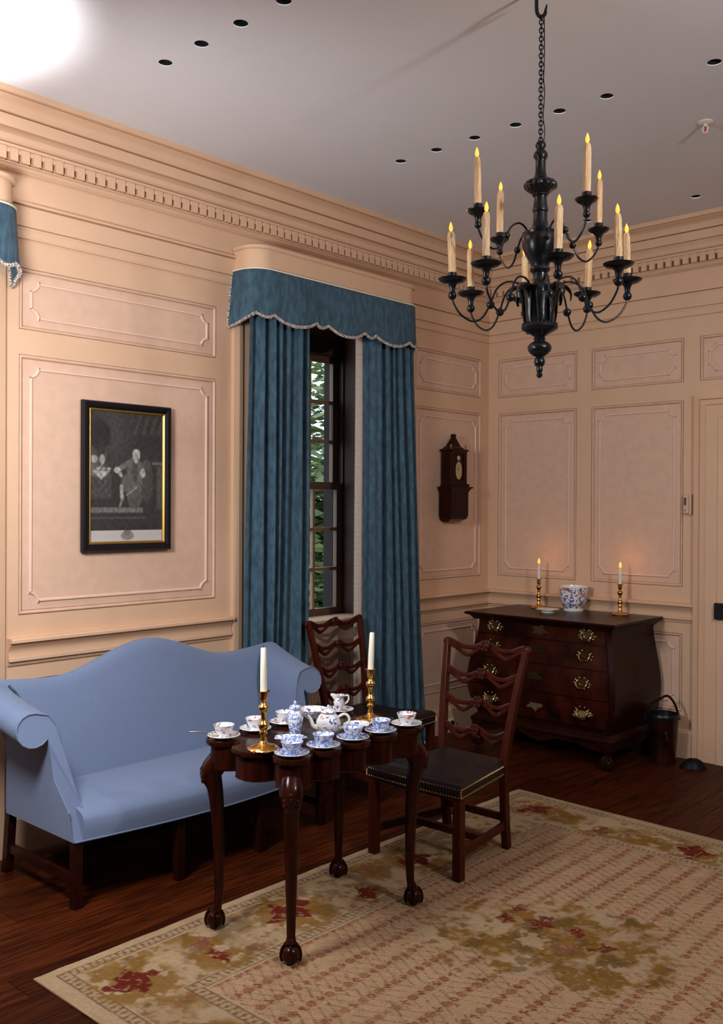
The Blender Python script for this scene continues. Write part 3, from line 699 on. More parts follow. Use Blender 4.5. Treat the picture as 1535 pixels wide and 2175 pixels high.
# ================================================================== CHAIRS
def make_chair(label, loc, rz):
    c = thing('ladderback_chair', label, 'chair', loc, rz, 'ladderback side chairs')
    sz = .385
    # seat: domed leather over a trapezoid, front at -y
    def fw_(v): return .165+(.243-.165)*v
    rings = []
    for z, k in ((.315, -.002), (.330, .002), (.362, .003), (.378, -.002), (.388, -.016), (.393, -.05)):
        h0, h1 = .168+k, .243+k; yb, yf = .205+min(k, 0)*.6, -.222-k
        q = []
        for i in range(9): t = i/8; q.append((-h1+2*h1*t, yf-.010*math.sin(pi*t), z+.004*math.sin(pi*t)*(z > .38)))
        for i in range(1, 8): t = i/8; q.append((h1+(h0-h1)*t, yf+(yb-yf)*t, z-(.010*math.sin(pi*t)*(z > .37))))
        for i in range(9): t = i/8; q.append((h0-2*h0*t, yb, z))
        for i in range(1, 8): t = i/8; q.append((-h0+(h1-h0)*-t, yb+(yf-yb)*t, z-(.010*math.sin(pi*t)*(z > .37))))
        rings.append(q)
    obj('seat', loft(rings), LEATH, c, smooth=True, ang=50)
    G = []
    for zz in (.330, .362):
        P = [(-.246, .20), (-.246, -.225), (.246, -.225), (.246, .20)]
        pl = [Vector((-.171, .20, zz)), Vector((-.247, -.222, zz)), Vector((0, -.236, zz)), Vector((.247, -.222, zz)), Vector((.171, .20, zz))]
        for a, b in zip(pl, pl[1:]):
            k = int((b-a).length/.0135)
            for i in range(k): G.append(T(sphere((0, 0, 0), .0042, 4), tuple(a.lerp(b, i/k))))
    for sx in (-1, 1):
        for i in range(3): G.append(T(sphere((0, 0, 0), .0042, 4), (sx*.247, -.224, .336+.009*i)))
    nl = obj('nail_trim', J(*G), NAIL, c, smooth=True); nl['kind'] = 'stuff'
    for sx in (-1, 1):
        obj('leg', box(sx*.222-.0185, sx*.222+.0185, -.222, -.185, 0, .330), MAHOG, c, bevel=.002)
        pts = spline([(sx*.158, .228, 0), (sx*.160, .210, .15), (sx*.163, .198, .34), (sx*.172, .206, .45), (sx*.192, .245, .66), (sx*.212, .290, .845)], 5)
        n_ = len(pts); rr = [.024 if i < n_*.62 else .024-.006*(i-n_*.62)/(n_*.38) for i in range(n_)]
        st = obj('stile', tube(pts, rr, 4, upv=(0, 1, 0), flat=(.95, .95)), MAHOG, c, bevel=.003)
        obj('ear', sphere((sx*.214, .292, .848), .021, 8, (1.1, .7, .95)), MAHOG, st, smooth=True)
        obj('stretcher', box(sx*.205-.009, sx*.205+.009, -.19, .20, .085, .118) if False else loft([[(sx*a-.008, y, z) for a, y, z in ((xa, ya, .085), )]+[(sx*xa+.008, ya, .085), (sx*xa+.008, ya, .118), (sx*xa-.008, ya, .118)] for xa, ya in ((.222, -.19), (.160, .205))]), MAHOG, c)
    obj('stretcher', box(-.19, .19, -.012, .012, .09, .118), MAHOG, c)
    obj('stretcher', box(-.155, .155, .200, .216, .12, .150), MAHOG, c)
    # four pierced serpentine rails
    for z, yk, hw_, th in ((.835, .288, .208, 1.1), (.715, .258, .194, 1), (.595, .232, .181, 1), (.475, .210, .172, 1)):
        G = []
        def cz(t): return .017*math.cos(2*pi*t)-.004
        N = 28
        def band(sg):
            P = []
            for i in range(N+1):
                t = -1+2*i/N; a = abs(t); h = .0075+.0085*math.exp(-((a-.50)/.17)**2)
                P.append((hw_*t, yk+.012*(1-t*t), z+cz(t)+sg*h*th))
            return tube(P, [.0098+.003*abs(-1+2*i/N)**3 for i in range(N+1)], 6, upv=(0, 1, 0), flat=(.7, 1.0))
        G += [band(1), band(-1)]
        # infill so that only two slits per side stay open
        for t0, t1 in ((-.28, .28), (-1, -.72), (.72, 1)):
            P = [(hw_*t, yk+.012*(1-t*t), z+cz(t)) for t in [t0+(t1-t0)*i/8 for i in range(9)]]
            G.append(tube(P, .013*th, 6, upv=(0, 1, 0), flat=(.45, 1)))
        rl = obj('rail', J(*G), MAHOG, c, smooth=True)
        kn = J(sphere((0, yk+.002, z+.012), .023, 8, (1, .6, 1.1)), *[sphere((.018*math.cos(a), yk-.006, z+.012+.020*math.sin(a)), .008, 5) for a in [i*pi/3 for i in range(6)]])
        obj('carved_knop', kn, MAHOG, rl, smooth=True)
    return c
make_chair('ladderback mahogany chair with black leather seat between tea table and chest', (1.345, -2.235, .0145), 0)
make_chair('ladderback chair standing against the window behind the tea table', (.437, -1.665, 0), pi/2+.04)

# ================================================================== TEA TABLE
RZ = .012; TZ = .675-RZ
def table():
    cx, cy = 1.385, -3.04; t = thing('tea_table', 'dark mahogany turret-top tea table with cabriole legs set with china', 'table', (cx, cy, RZ))
    TX, TY = .172, .29
    cen = [(sx*TX, -TY+2*TY*i/4) for sx in (-1, 1) for i in range(5)]+[(.0, sy*(TY+.005)) for sy in (-1, 1)]
    rr = [.064]*10+[.082]*2
    G = []
    core = [(-TX, -TY), (TX, -TY), (TX, TY), (-TX, TY)]
    def circ(c, r, n=28): return [(c[0]+r*math.cos(2*pi*i/n), c[1]+r*math.sin(2*pi*i/n)) for i in range(n)]
    # union outline sampled by ray marching from the centre lines
    def inside(x, y): return (abs(x) < TX+.012 and abs(y) < TY+.012) or any((x-c[0])**2+(y-c[1])**2 < r*r for c, r in zip(cen, rr))
    out = []
    for i in range(480):
        a = 2*pi*i/480
        # superellipse direction sampling so long sides get even points
        dx, dy = math.cos(a)*TX*1.0, math.sin(a)*TY*1.0; L = math.hypot(dx, dy); dx /= L; dy /= L
        lo, hi = 0, .6
        r = .55
        while r > 0 and not inside(dx*r, dy*r): r -= .0015
        out.append((dx*r, dy*r))
    def sc_(k): 
        return [(x*(1-k/math.hypot(x, y)), y*(1-k/math.hypot(x, y))) for x, y in out]
    obj('top', loft([[(x, y, z) for x, y in sc_(k)] for k, z in ((.016, TZ-.022), (.004, TZ-.020), (0, TZ-.012), (.002, TZ-.003), (.006, TZ-.001), (.010, TZ-.003), (.5*.02, TZ-.004))]), TABLEW, t, smooth=True, ang=35)
    obj('apron', loft([[(x, y, z) for x, y in sc_(k)] for k, z in ((.026, TZ-.105), (.016, TZ-.100), (.018, TZ-.092), (.018, TZ-.02))]), TABLEW, t, smooth=True, ang=35)
    for sx in (-1, 1):
        for sy in (-1, 1):
            ox, oy = sx*(TX+.012), sy*(TY+.012)
            d = Vector((sx, sy, 0)).normalized()
            pr = [(.0, .59, .036), (.010, .572, .040), (.024, .548, .041), (.024, .525, .036), (.014, .49, .028), (.006, .42, .0245), (.000, .30, .0205), (-.002, .20, .0180), (-.002, .12, .0155), (.001, .085, .0145), (.006, .068, .018), (.009, .060, .019)]
            lg = obj('leg', tube(spline([(ox+d.x*o, oy+d.y*o, z) for o, z, r in pr], 4), [r for k in range(len(pr)-1) for r in [pr[k][2]+(pr[k+1][2]-pr[k][2])*j/4 for j in range(4)]]+[pr[-1][2]], 12), TABLEW, t, smooth=True)
            ft = J(sphere((ox+d.x*.012, oy+d.y*.012, .031), .031, 10, (1, 1, .98)), *[tube(spline([(ox+d.x*.012+.016*math.cos(a), oy+d.y*.012+.016*math.sin(a), .066), (ox+d.x*.012+.029*math.cos(a), oy+d.y*.012+.029*math.sin(a), .048), (ox+d.x*.012+.033*math.cos(a), oy+d.y*.012+.0325*math.sin(a), .026), (ox+d.x*.012+.028*math.cos(a), oy+d.y*.012+.028*math.sin(a), .008)], 3), .0048, 6) for a in [math.atan2(d.y, d.x)+k*pi/2 for k in range(4)]])
            obj('ball_foot', ft, TABLEW, lg, smooth=True)
            obj('knee_carving', J(*[sphere((ox+d.x*(.058-.004*abs(k))+(-d.y)*.012*k, oy+d.y*(.058-.004*abs(k))+d.x*.012*k, .552-.012*abs(k)-.014*j), .0085, 5, (1, 1, 1.3)) for k in (-1.6, -.8, 0, .8, 1.6) for j in (0, 1)]), TABLEW, lg, smooth=True)
    return cx, cy, TX, TY
tcx, tcy, TX, TY = table()
TT = TZ-.003+RZ

# ------------------------------------------------------------------ china
def dish_prof(r, h): return [(0, .002), (r*.45, .002), (r*.50, 0), (r*.54, .002), (r*.82, h*.55), (r, h), (r*.985, h+.0015), (r*.80, h*.62), (r*.52, .006), (0, .005)]
CUP = [(0, .003), (.016, .003), (.0165, 0), (.0185, 0), (.0185, .005), (.026, .014), (.032, .027), (.0365, .041), (.0352, .0412), (.0305, .028), (.0245, .016), (.012, .0085), (0, .008)]
BWS = porcelain('blue_saucer_porcelain', (.09, .15, .42), None, 110, 30, .47)
me_s = {k: meshdata('saucer', lathe(dish_prof(.0575, .012), 32), BWS if k is BW else k, True) for k in (BW, IMARI)}
me_c = {k: meshdata('tea_bowl', lathe(CUP, 28), k, True) for k in (BW, IMARI)}
def rims(me, r, k=.93):
    me.materials.append(WHITEP)
    for p_ in me.polygons:
        if math.hypot(p_.center.x, p_.center.y) > r*k*S: p_.material_index = 1
for k_ in me_s: rims(me_s[k_], .056, .925)
for k_ in me_c: rims(me_c[k_], .0365, .955)
near = [BW, BW, BW, BW, IMARI]; far = [IMARI, IMARI, IMARI]
nm = ['in front of the left brass candlestick', 'second along the near table edge', 'third along the near table edge', 'fourth along the near table edge', 'at the right end of the near table edge']
fm = ['with a spoon at the left table corner', 'behind the left brass candlestick', 'beside the covered jar']
spots = [(tcx+TX, tcy-TY+2*TY*i/4, near[i], nm[i]) for i in range(5)]+[(tcx-TX, tcy-TY+2*TY*i/4, far[i], fm[i]) for i in range(3)]
for x, y, mt, w_ in spots:
    kind = 'blue and white' if mt is BW else 'white, red and blue'
    s_ = obj('saucer', None, None, loc=(x, y, TT+.0012), me=me_s[mt]); tag(s_, f'{kind} porcelain saucer {w_}', 'saucer', 'tea saucers on the table')
    c_ = obj('tea_bowl', None, None, loc=(x, y, TT+.0070), me=me_c[mt], rot=(0, 0, x*50)); tag(c_, f'{kind} handleless tea bowl {w_}', 'cup', 'tea bowls on the table')
sp = J(tube(spline([(0, 0, 0), (.04, 0, .004), (.075, 0, .004)]), [.0022]*13, 6), sphere((-.016, 0, 0), .011, 6, (1.5, 1, .35)))
o = obj('teaspoon', sp, mat('silver', (.75, .70, .6), .2, 1), loc=(tcx-TX-.028, tcy-TY-.034, TT+.0185), rot=(0, 0, 3.9), smooth=True)
tag(o, 'silver teaspoon on the saucer at the left table corner', 'spoon')
# extra dishes
def lobed(rx, ry, h, lob, am, n=48):
    def ring(k, z): return [(rx*k*(1+am*math.cos(lob*a))*math.cos(a), ry*k*(1+am*math.cos(lob*a))*math.sin(a), z) for a in [2*pi*i/n for i in range(n)]]
    return loft([ring(.02, .001), ring(.5, .001), ring(.6, .003), ring(1, h), ring(.98, h+.0015), ring(.58, .006), ring(.02, .005)])
tag(obj('leaf_dish', lobed(.056, .042, .014, 7, .06), BW, loc=(1.418, -3.205, TT+.0012), rot=(0, 0, .75), smooth=True), 'blue and white leaf-shaped dish in the middle of the tea table', 'dish')
tag(obj('lobed_dish', lobed(.050, .050, .016, 8, .04), IMARI, loc=(1.452, -2.905, TT+.0012), smooth=True), 'white dish with red sprigs at the foot of the right candlestick', 'dish')
tag(obj('slop_bowl', lathe([(0, .002), (.028, .002), (.03, 0), (.032, .004), (.048, .018), (.056, .034), (.055, .0355), (.045, .02), (.028, .008), (0, .007)], 32), IMARI, loc=(tcx-TX, tcy-TY+2*TY*3/4, TT+.0012), smooth=True), 'low flowered porcelain bowl behind the teapot', 'bowl')
s_ = obj('saucer', None, None, loc=(tcx-TX, tcy+TY, TT+.0012), me=me_s[IMARI]); tag(s_, 'flowered porcelain saucer under the small cream jug', 'saucer', 'tea saucers on the table')
lat = math.atan2(rt.y, rt.x)          # direction across the view, used to turn spouts and handles
def pot():
    p = thing('teapot', 'round porcelain teapot painted with red and blue flowers', 'teapot', (1.437, -3.040, TT+.0005), lat)
    obj('body', lathe([(0, .002), (.022, .002), (.023, 0), (.025, .002), (.036, .014), (.043, .032), (.043, .048), (.037, .064), (.026, .074), (.024, .076), (0, .0765)], 32), IMARI, p, smooth=True)
    l_ = obj('lid', lathe([(0, .0785), (.028, .0785), (.029, .081), (.020, .088), (.006, .092), (.0, .092)], 28), IMARI, p, smooth=True)
    obj('knob', sphere((0, 0, .0975), .0065, 6, (1, 1, 1.1)), BW, l_, smooth=True)
    obj('spout', tube(spline([(-.036, 0, .022), (-.054, 0, .030), (-.062, 0, .050), (-.074, 0, .068)], 5), [.011-.0004*i for i in range(16)], 10), WHITEP, p, smooth=True)
    obj('handle', tube(spline([(.036, 0, .062), (.058, 0, .072), (.074, 0, .058), (.068, 0, .034), (.040, 0, .020)], 5), .0052, 8), WHITEP, p, smooth=True)
pot()
def jar():
    j = thing('covered_jar', 'small blue and white covered jar between leaf dish and teapot', 'jar', (1.372, -3.140, TT+.0005))
    obj('body', lathe([(0, .002), (.017, .002), (.018, 0), (.019, .006), (.021, .025), (.028, .055), (.0295, .070), (.026, .084), (.018, .092), (.017, .096), (0, .096)], 28), BW, j, smooth=True)
    l_ = obj('lid', lathe([(0, .0965), (.021, .0965), (.022, .100), (.019, .107), (.006, .112), (0, .112)], 24), BW, j, smooth=True)
    obj('knob', sphere((0, 0, .117), .006, 6, (1, 1, 1.3)), BW, l_, smooth=True)
jar()
def jug():
    j = thing('cream_jug', 'small flowered cream jug standing on a saucer at the far table corner', 'jug', (tcx-TX, tcy+TY, TT+.0075), lat)
    obj('body', lathe([(0, .001), (.013, .001), (.014, 0), (.012, .008), (.020, .020), (.023, .032), (.018, .046), (.017, .052), (.022, .060), (.021, .0605), (.016, .052), (.016, .045), (0, .040)], 28), IMARI, j, smooth=True)
    obj('spout', tube([(-.014, 0, .050), (-.022, 0, .058), (-.034, 0, .063)], [.012, .009, .004], 8), WHITEP, j, smooth=True)
    obj('handle', tube(spline([(.018, 0, .056), (.034, 0, .058), (.036, 0, .040), (.021, 0, .024)], 5), .0035, 8), WHITEP, j, smooth=True)
jug()

# ------------------------------------------------------------------ candlesticks
STICK = [(0, .001), (.053, 0), (.054, .004), (.050, .010), (.040, .014), (.018, .020), (.011, .030), (.0085, .044), (.012, .050), (.014, .056), (.012, .062), (.0105, .066), (.016, .074), (.0185, .082), (.016, .090), (.010, .096), (.0085, .110), (.0105, .124), (.0115, .130), (.0175, .136), (.019, .142), (.0175, .148), (.010, .154), (.0085, .160), (.0125, .168), (.0145, .176), (.0145, .194), (.022, .196), (.022, .199), (.0135, .199), (.0115, .196), (0, .190)]
def stick(loc, k, label, tilt, clabel, clen, r, lit=False, mt=BRASS, grp=None):
    b = thing('candlestick', label, 'candlestick', loc, 0, grp)
    obj('base', lathe([p for p in STICK[:7]]+[(0, .030)], 40, 16, .035, (.0, .012)), mt, b, smooth=True).scale = (k, k, k)
    obj('stem', lathe([(0, .028)]+STICK[6:], 28), mt, b, smooth=True).scale = (k, k, k)
    z0 = loc[2]+.1925*k
    c = thing('taper_candle', clabel, 'candle', (loc[0], loc[1], z0), 0, grp and grp.replace('sticks', 's')); c.rotation_euler = tilt
    obj('wax', lathe([(0, 0), (r, 0), (r*.97, clen*.5), (r*.80, clen-.003), (r*.6, clen), (0, clen)], 16), WAX, c, smooth=True)
    obj('wick', tube([(0, 0, clen-.002), (.001, 0, clen+.007)], .0012, 5), IRON, c)
    if lit:
        obj('flame', lathe([(0, clen+.002), (.0062, clen+.008), (.0085, clen+.016), (.0062, clen+.027), (.0025, clen+.036), (0, clen+.041)], 12), FLAME, c, smooth=True)
        l = lamp('candle_light', (0, 0, 0), .22, .012, (1, .45, .16)); l.location = Vector((loc[0], loc[1], z0+clen+.05))*S
stick((tcx+.045, tcy-TY-.010, TT+.0008), .98, 'brass candlestick at the left end of the tea table', (.02, .012, 0), 'unlit ivory taper in the left table candlestick', .150, .0112, grp='tea table candlesticks')
stick((tcx+.015, tcy+TY-.025, TT+.0008), .98, 'brass candlestick at the right end of the tea table', (.01, .055, 0), 'unlit ivory taper leaning in the right table candlestick', .145, .0112, grp='tea table candlesticks')

# ================================================================== CHEST
CHT = .83
def chest():
    c = thing('bombe_chest', 'dark mahogany bombe chest of four drawers in the corner', 'chest', (.775, -.325, 0))
    hx, yb, yf = .455, .295, -.245
    def bl(z):                      # swelling of front and sides
        t = (z-.20)/.56
        if t < 0: return .004
        return .058*math.sin(pi*min(1, max(0, t))**.72)**1.4 if t < 1 else 0
    def out(z, k=0):
        b = bl(z)+k; r = .02; q = [(-hx-b*.9, yb), (-hx-b*.9, yf-b+r), (-hx-b*.9+r, yf-b), (hx+b*.9-r, yf-b), (hx+b*.9, yf-b+r), (hx+b*.9, yb)]
        return [(x, y, z) for x, y in q]
    zs = [.17+(.79-.17)*i/24 for i in range(25)]
    obj('body', loft([out(z) for z in zs]), MAHOGD, c, smooth=True, ang=35)
    def rect(h, f, k, z): return [(-h-k, yb+.005, z), (-h-k, f-k, z), (h+k, f-k, z), (h+k, yb+.005, z)]
    obj('top', loft([rect(.49, -.28, k, z) for k, z in ((-.02, .785), (-.012, .795), (-.002, .806), (.012, .812), (.022, .815), (.024, .824), (.020, .830), (0, CHT))]), MAHOGD, c, smooth=True, ang=30)
    obj('base_moulding', loft([rect(hx, yf, k, z) for k, z in ((.0, .150), (.026, .152), (.030, .165), (.024, .176), (.012, .186), (.006, .196))]), MAHOGD, c, smooth=True, ang=30)
    ap = [(-.44, .155), (-.44, .10), (-.34, .105), (-.26, .128), (-.12, .132), (-.06, .112), (0, .10), (.06, .112), (.12, .132), (.26, .128), (.34, .105), (.44, .10), (.44, .155)]
    obj('apron', prism(ap, 'y', yf-.018, yf+.01), MAHOGD, c)
    for sx in (-1, 1):
        obj('side_apron', box(sx*(hx+.012)-.01, sx*(hx+.012)+.01, yf, yb, .11, .155), MAHOGD, c)
        for yy in (yf, yb-.03):
            f = obj('foot', J(lathe([(.045, .155), (.042, .13), (.030, .105), (.021, .085), (.022, .070), (.012, .066)], 14), sphere((0, 0, .036), .036, 10)), MAHOGD, c, loc=(sx*(hx-.012), yy+.0, 0), smooth=True)
            obj('claws', J(*[tube(spline([(.017*math.cos(a), .017*math.sin(a), .080), (.034*math.cos(a), .034*math.sin(a), .060), (.0385*math.cos(a), .0385*math.sin(a), .036), (.031*math.cos(a), .031*math.sin(a), .010)], 3), .0075, 6) for a in (-2.6, -1.9, -1.2, -.5)]), MAHOGD, f, smooth=True)
    def plate_shape(r, seed):
        return [(r*(1+.28*math.cos(5*a+.6)+.12*math.cos(11*a+seed))*math.cos(a)*1.28, r*(.86+.24*math.cos(5*a+.6)+.12*math.cos(9*a+seed))*math.sin(a)) for a in [2*pi*i/60 for i in range(60)]]
    for k, (z0, z1) in enumerate(((.705, .783), (.565, .697), (.402, .557), (.232, .394))):
        nx, nz = 24, 8
        def ff(u, v):
            z = z0+(z1-z0)*v; b = bl(z); x = (-hx-b*.9+.026)+(2*(hx+b*.9-.026))*u
            return (x, yf-b-.007, z)
        V, F = grid(ff, nx, nz)
        bd = [i for i in range(nx+1)]+[j*(nx+1)+nx for j in range(1, nz+1)]+[nz*(nx+1)+i for i in range(nx-1, -1, -1)]+[j*(nx+1) for j in range(nz-1, 0, -1)]
        n0 = len(V); V = V+[(V[i][0], V[i][1]+.012, V[i][2]) for i in bd]
        F = F+[(bd[i], bd[(i+1) % len(bd)], n0+(i+1) % len(bd), n0+i) for i in range(len(bd))]
        d = obj('drawer', (V, F), MAHOGF, c, smooth=True, ang=40)
        zm = (z0+z1)/2+.006; yy = yf-bl(zm)-.008
        tl = math.atan2((bl(zm+.02)-bl(zm-.02)), .04)
        for sx in (-1, 1):
            px = sx*.315
            pl = T(prism(plate_shape(.040, k), 'y', -.003, 0), (px, yy, zm), (-tl, 0, 0))
            obj('handle_plate', pl, BRASSD, d)
            bail = spline([(-.032, -.004, .010), (-.034, -.016, -.004), (-.020, -.022, -.024), (0, -.022, -.028), (.020, -.022, -.024), (.034, -.016, -.004), (.032, -.004, .010)], 4)
            obj('bail_handle', J(T((tube(bail, .0042, 6)), (px, yy, zm)), sphere((px-.032, yy-.006, zm+.010), .008, 6), sphere((px+.032, yy-.006, zm+.010), .008, 6), *[sphere((px+.052*math.cos(a)*.95, yy-.004, zm+.032*math.sin(a)), .0058, 5) for a in [i*pi/5 for i in range(10)]]), BRASSP, d, smooth=True)
        es = T(prism(plate_shape(.034, k+2), 'y', -.003, 0), (0, yy, zm), (-tl, 0, 0))
        obj('escutcheon', es, BRASSD, d)
MAHOGF = mat('flame_mahogany', (.012, .0026, .0016), .26, coat=0, spec=.14, col2=(.062, .0105, .005), nscale=5, nstretch=(1.6, 1, 1.1), lo=.35, hi=.72)
chest()
def chest_items():
    z = CHT+.0008
    stick((.500, -.145, z), .95, 'brass candlestick at the left on the chest', (0, 0, 0), 'lit taper on the left side of the chest', .098, .0095, True, grp='chest candlesticks')
    stick((1.065, -.135, z), .95, 'brass candlestick at the right on the chest', (0, 0, 0), 'lit taper on the right side of the chest', .098, .0095, True, grp='chest candlesticks')
    p = thing('cachepot', 'large red, blue and white porcelain cachepot on the chest', 'planter', (.735, -.115, z))
    obj('pot', lathe([(0, .002), (.056, .002), (.060, 0), (.061, .010), (.056, .016), (.066, .028), (.080, .060), (.088, .100), (.091, .146), (.092, .152), (.086, .152), (.084, .140), (.078, .07), (.05, .022), (0, .02)], 40), IMARIP, p, smooth=True)
    obj('rim', lathe([(.0915, .146), (.0935, .150), (.092, .155), (.0845, .155), (.083, .148)], 40), WHITEP, p, smooth=True)
    obj('foot_ring', lathe([(.056, .0002), (.0625, .0002), (.0625, .012), (.057, .015)], 40), WHITEP, p, smooth=True)
    tag(obj('small_plate', lathe([(0, .004), (.030, .004), (.034, 0), (.040, 0), (.041, .010), (.072, .020), (.0715, .022), (.036, .014), (0, .012)], 36), WHITEP, loc=(.678, -.325, z), smooth=True), 'small white footed plate in front of the cachepot', 'plate')
chest_items()

# ================================================================== CHANDELIER
def chandelier():
    cx, cy = 2.123, -2.762; z_of = lambda v: 2.677-(v-300)*.001539
    ch = thing('chandelier', 'black turned chandelier with two tiers of lit electric candles', 'chandelier', (cx, cy, 0))
    def pr(lst): return [(r/3.07/650, z_of(260+y/3.07)) for y, r in lst]
    shaft = pr([(118, 2), (124, 18), (135, 30), (150, 35), (165, 31), (180, 24), (190, 34), (205, 44), (220, 47), (236, 43), (250, 34), (258, 33), (300, 33), (340, 36), (362, 46), (376, 60), (384, 82)])
    obj('shaft_top', lathe(shaft, 28), CHAN, ch, smooth=True)
    obj('gadrooned_bowl', lathe(pr([(380, 60), (386, 88), (400, 102), (415, 106), (430, 100), (445, 82), (458, 62), (470, 52)]), 64, 18, .045, None), CHAN, ch, smooth=True)
    obj('column', lathe(pr([(466, 50), (478, 52), (486, 42), (500, 40), (530, 44), (560, 49), (572, 52), (584, 50), (590, 44), (640, 46), (680, 54), (698, 70)]), 28), CHAN, ch, smooth=True)
    obj('urn', lathe(pr([(694, 70), (704, 92), (714, 108), (722, 116), (736, 112), (745, 118), (780, 118), (820, 112), (860, 98), (895, 78), (925, 62), (940, 58), (950, 64), (962, 66), (972, 60), (985, 46), (1010, 44), (1040, 50), (1052, 60)]), 32), CHAN, ch, smooth=True)
    obj('carved_body', lathe(pr([(1048, 56), (1058, 78), (1070, 108), (1080, 112), (1092, 106), (1130, 100), (1180, 95), (1240, 90), (1296, 86), (1306, 92)]), 64, 8, .06, None), CHAN, ch, smooth=True)
    obj('beaded_plate', J(lathe(pr([(1300, 90), (1312, 104), (1326, 116), (1338, 120), (1348, 116), (1362, 92), (1378, 62), (1392, 40), (1400, 32)]), 32), *[sphere((.0545*math.cos(a), .0545*math.sin(a), z_of(260+1318/3.07)), .0045, 5) for a in [2*pi*i/28 for i in range(28)]]), CHAN, ch, smooth=True)
    obj('pendant_finial', lathe(pr([(1398, 30), (1410, 40), (1420, 34), (1428, 40), (1440, 62), (1456, 75), (1474, 79), (1492, 72), (1510, 54), (1524, 34), (1530, 22), (1540, 32), (1560, 37), (1580, 32), (1592, 20), (1600, 20), (1612, 22), (1624, 18), (1632, 14), (1642, 21), (1656, 18), (1666, 3)]), 28), CHAN, ch, smooth=True)
    for k in range(8):   # acanthus leaves and curled leaf brackets
        a = 2*pi*(k+.5)/8+.2; ca, sa = math.cos(a), math.sin(a)
        P = [(r*ca, r*sa, z) for r, z in ((.047, 2.075), (.052, 2.11), (.054, 2.15), (.060, 2.186), (.074, 2.200), (.090, 2.192), (.100, 2.172), (.098, 2.154))]
        obj('acanthus_leaf', tube(spline(P, 4), [.006+.010*math.sin(pi*min(1, i/26)) for i in range(29)], 8, flat=(.45, 1.0), upv=(ca, sa, 0)), CHAN, ch, smooth=True)
    def arm(theta, R, zpan, prad, clen, lower, tilt):
        wa = math.radians(42.45)-math.radians(theta); e = Vector((math.cos(wa), math.sin(wa), 0))
        k = R/.286 if lower else R/.23
        if lower: P = [(.050, -.030), (.075, -.008), (.112, -.006), (.142, -.030), (.163, -.080), (.188, -.122), (.220, -.134), (.258, -.112), (.282, -.075), (.286, -.052)]; balls = [(.161, -.080, .0140), (.286, -.050, .0145)]
        else: P = [(.040, -.072), (.052, -.035), (.080, -.016), (.107, -.030), (.127, -.062), (.148, -.098), (.178, -.110), (.208, -.090), (.226, -.060), (.230, -.042)]; balls = [(.126, -.062, .0118), (.230, -.042, .0118)]
        pts = [e*(r*(k if r > .1 else 1))+Vector((0, 0, zpan+z)) for r, z in P]
        a = obj('candle_arm', J(tube(spline(pts, 6), .0034, 8), *[sphere(tuple(e*(r*k)+Vector((0, 0, zpan+z))), rr, 8) for r, z, rr in balls]), CHAN, ch, smooth=True)
        pc = e*R+Vector((0, 0, zpan)); q = prad
        obj('drip_pan', T(lathe([(0, -.046), (.006, -.046), (.0085, -.040), (.009, -.030), (.012, -.018), (.018, -.010), (q*.75, -.006), (q*.97, .001), (q, .005), (q*.94, .006), (q*.5, .010), (.016, .012), (.0145, .016), (.0145, .024), (.0115, .024), (0, .022)], 32), pc), CHAN, a, smooth=True)
        M = Matrix.Translation(pc+Vector((0, 0, .022))) @ Matrix.Rotation(tilt[0], 4, 'X') @ Matrix.Rotation(tilt[1], 4, 'Y')
        rs = random.Random(int(theta*7+R*1000)); n = 18; rings = []
        ph = [rs.uniform(.86, 1.14) for _ in range(n)]
        for i in range(12):
            z = clen*i/11; rings.append([M @ Vector(((.0112*ph[j]*(1+rs.uniform(-.05, .05)))*math.cos(2*pi*j/n)*(1 if i < 11 else .75), (.0112*ph[j])*math.sin(2*pi*j/n)*(1 if i < 11 else .75), z)) for j in range(n)])
        obj('candle_sleeve', loft(rings), DRIP, a, smooth=True)
        fl = lathe([(0, 0), (.0030, .001), (.0052, .006), (.0066, .012), (.0052, .021), (.0022, .029), (0, .033)], 12)
        obj('flame_bulb', ([tuple(M @ Vector((p[0], p[1], p[2]+clen))) for p in fl[0]], fl[1]), FLAME, a, smooth=True)
        tip = Vector((cx, cy, 0))+(M @ Vector((0, 0, clen+.05)))
        lamp('bulb_light', tuple(tip), .10, .012, (1, .5, .2))
    tl = random.Random(4)
    for i in range(8): arm(45*i, .286, 2.222, .047, .135, True, (tl.uniform(-.05, .05), tl.uniform(-.05, .05)))
    for th in (65, 155, 245, 335): arm(th, .238, 2.415, .036, .148, False, (tl.uniform(-.03, .03), tl.uniform(-.03, .03)))
    # chain and flex
    z0, z1 = 2.677-.004, 3.085; n = 30
    lk = [(.0068*math.cos(a), 0, .0098*math.sin(a)) for a in [2*pi*i/12 for i in range(12)]]
    lme = meshdata('chain_link', tube(lk, .0021, 5, True), IRON, True)
    for i in range(n): obj('chain_link', None, None, ch, loc=(0, 0, z0+(z1-z0)*(i+.5)/n), rot=(0, 0, .8+pi/2*(i % 2)), me=lme)
    obj('flex', tube(spline([(.010*rt.x+.002*math.sin(i*1.9), .010*rt.y+.003*math.sin(i*2.3), z0+.0+(z1-z0)*i/10) for i in range(11)], 5), .0018, 5), IRON, ch, smooth=True)
    h = thing('ceiling_hook', 'wrought iron ceiling hook carrying the chandelier chain', 'hook', (cx, cy, 3.10))
    hk = spline([(-.016, 0, .072), (-.016, 0, .04), (-.016, 0, .010), (-.012, 0, -.010), (0, 0, -.019), (.011, 0, -.010), (.014, 0, .006), (.018, 0, .022)], 5)
    o = obj('hook', tube([(p.x*rt.x, p.x*rt.y, p.z) for p in hk], [.0062]*26+[.0062-.0005*i for i in range(10)], 8), IRON, h, smooth=True)
